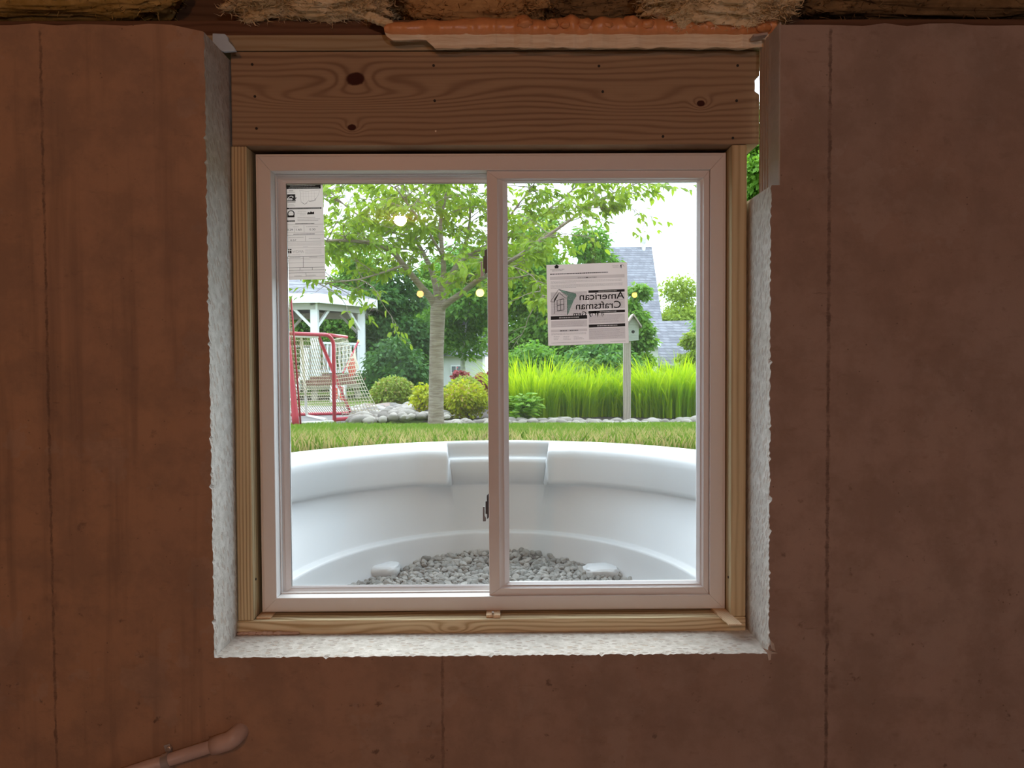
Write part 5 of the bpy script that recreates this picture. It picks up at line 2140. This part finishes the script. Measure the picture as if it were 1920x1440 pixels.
# ------------------------------------------------------------------ houses beyond
M['clap'] = plain('pale_clapboard', (.58, .57, .55), .7)
M['winglass'] = plain('far_window', (.16, .18, .20), .15, .6)
M['shingle2'] = shinglemat('house_shingle', (.19, .185, .205), (.31, .305, .33))
D = 42
YH = yo + D
hs = empty('house', (PX(1190, YH, 700), YH, gz(YH)))
r1, r2 = P(1120, 468, YH + 3), P(1222, 467, YH + 3)
e1, e2 = P(1120, 606, YH - .5), P(1242, 608, YH - .5)
B = MB()
B.add([r1, r2, e2, e1] + [v + Vector((0, 0, .14)) for v in (r1, r2, e2, e1)],
      [(0, 1, 2, 3), (4, 7, 6, 5), (1, 5, 6, 2), (2, 6, 7, 3), (0, 4, 5, 1)])
bk = P(1222, 467, YH + 3) + Vector((.3, 5, -4.4))
B.build('roof', M['shingle2'], hs)
B = MB()
B.box(e1.x, P(1236, 620, YH).x, YH + .1, YH + 6, gz(YH), e1.z + .02)
B.build('wall', M['clap'], hs)
p_ = P(1207, 468, YH + 2.9)
B = MB()
B.tube([(p_.x, p_.y, p_.z - .3), (p_.x, p_.y, P(1207, 455, YH + 2.9).z)], .11, 10)
B.tube([(p_.x, p_.y, P(1207, 456, YH + 2.9).z), (p_.x, p_.y, P(1207, 447, YH + 2.9).z)], [.13, .19], 10)
B.build('vent_pipe', M['soffit'], hs)
YH2 = yo + 36
l1, l2 = P(1222, 607, YH2 + 2.5), P(1299, 605, YH2 + 2.5)
l3, l4 = P(1312, 690, YH2 - .2), P(1232, 652, YH2 - .2)
l4 = Vector((P(1218, 660, YH2 - .2).x, l3.y, l3.z))
B = MB()
B.add([l1, l2, l3, l4] + [v + Vector((0, 0, .12)) for v in (l1, l2, l3, l4)],
      [(0, 1, 2, 3), (4, 7, 6, 5), (1, 5, 6, 2), (2, 6, 7, 3), (3, 7, 4, 0), (0, 4, 5, 1)])
B.build('porch_roof', M['shingle2'], hs)
B = MB()
w0, w1 = P(1200, 700, YH2 - 1.0), P(1234, 646, YH2 - 1.0)
B.box(w0.x, w1.x, YH2 - 1.0, YH2 + 3, gz(YH2), w1.z)
B.build('porch_wall', M['clap'], hs)
B = MB()
B.bar(P(1199, 650, YH2 - 1.05), P(1238, 646, YH2 - 1.05), .3, .2)
B.build('gutter', M['white'], hs)
tag(hs, 'house with steep grey shingle roof and vent pipe beyond the birdhouse', 'house')

YH3 = yo + 36
h3 = empty('house', (PX(840, YH3, 720), YH3, gz(YH3)))
a_, b_ = P(785, 668, YH3), P(905, 740, YH3)
B = MB()
B.box(a_.x, b_.x, YH3, YH3 + 5, gz(YH3), a_.z)
B.build('wall', M['clap'], h3)
wa, wb = P(847, 687, YH3 - .05), P(864, 698, YH3 - .05)
wf = MB().box(wa.x - .05, wb.x + .05, YH3 - .06, YH3, wb.z - .05, wa.z + .05).build('window', M['white'], h3)
mx = (wa.x + wb.x) / 2
MB().box(wa.x, mx - .02, YH3 - .075, YH3 - .06, wb.z, wa.z).build('pane', M['winglass'], wf)
MB().box(mx + .02, wb.x, YH3 - .075, YH3 - .06, wb.z, wa.z).build('pane', M['winglass'], wf)
B = MB()
rz = a_.z
B.add([(a_.x - .3, YH3 - .4, rz), (b_.x + .3, YH3 - .4, rz), (b_.x + .3, YH3 + 2.5, rz + 1.6), (a_.x - .3, YH3 + 2.5, rz + 1.6),
       (b_.x + .3, YH3 + 5.4, rz), (a_.x - .3, YH3 + 5.4, rz)], [(0, 1, 2, 3), (3, 2, 4, 5), (0, 5, 4, 1), (0, 3, 5), (1, 4, 2)])
B.build('roof', M['shingle2'], h3)
tag(h3, 'pale house with a small window behind the cherry trunk', 'house')

# ------------------------------------------------------------------ odds and ends on the lawn
a_ = P(1281, 838, yo + 3.75)
a_ = Vector((a_.x, a_.y, gz(a_.y) + .05))
pts = [P(1279, 839, yo + 3.7), P(1290, 831, yo + 3.75), P(1302, 825, yo + 3.8), P(1330, 812, yo + 3.95)]
M['stick'] = plain('red_brown_stick', (.46, .19, .12), .6, var=.3, scale=60)
tag(MB().tube(pts, [.004, .006, .006, .006], 8).build('stick', M['stick'], smooth=True), 'reddish brown stick lying in the grass at the right edge of the well', 'stick')
B = MB()
for i, (px, py) in enumerate(((888, 818), (894, 815), (901, 816), (907, 814))):
    c = P(px, py, yo + 4.8)
    B.add(*blob(tuple(c), .016, .01, .012, i * 2.2, 2, .7, 1.5))
M['scrap'] = plain('white_scrap', (.78, .80, .82), .7)
tag(B.build('plastic_scrap', M['scrap'], smooth=True), 'crumpled white scrap lying on the lawn near the middle stile', 'scrap')
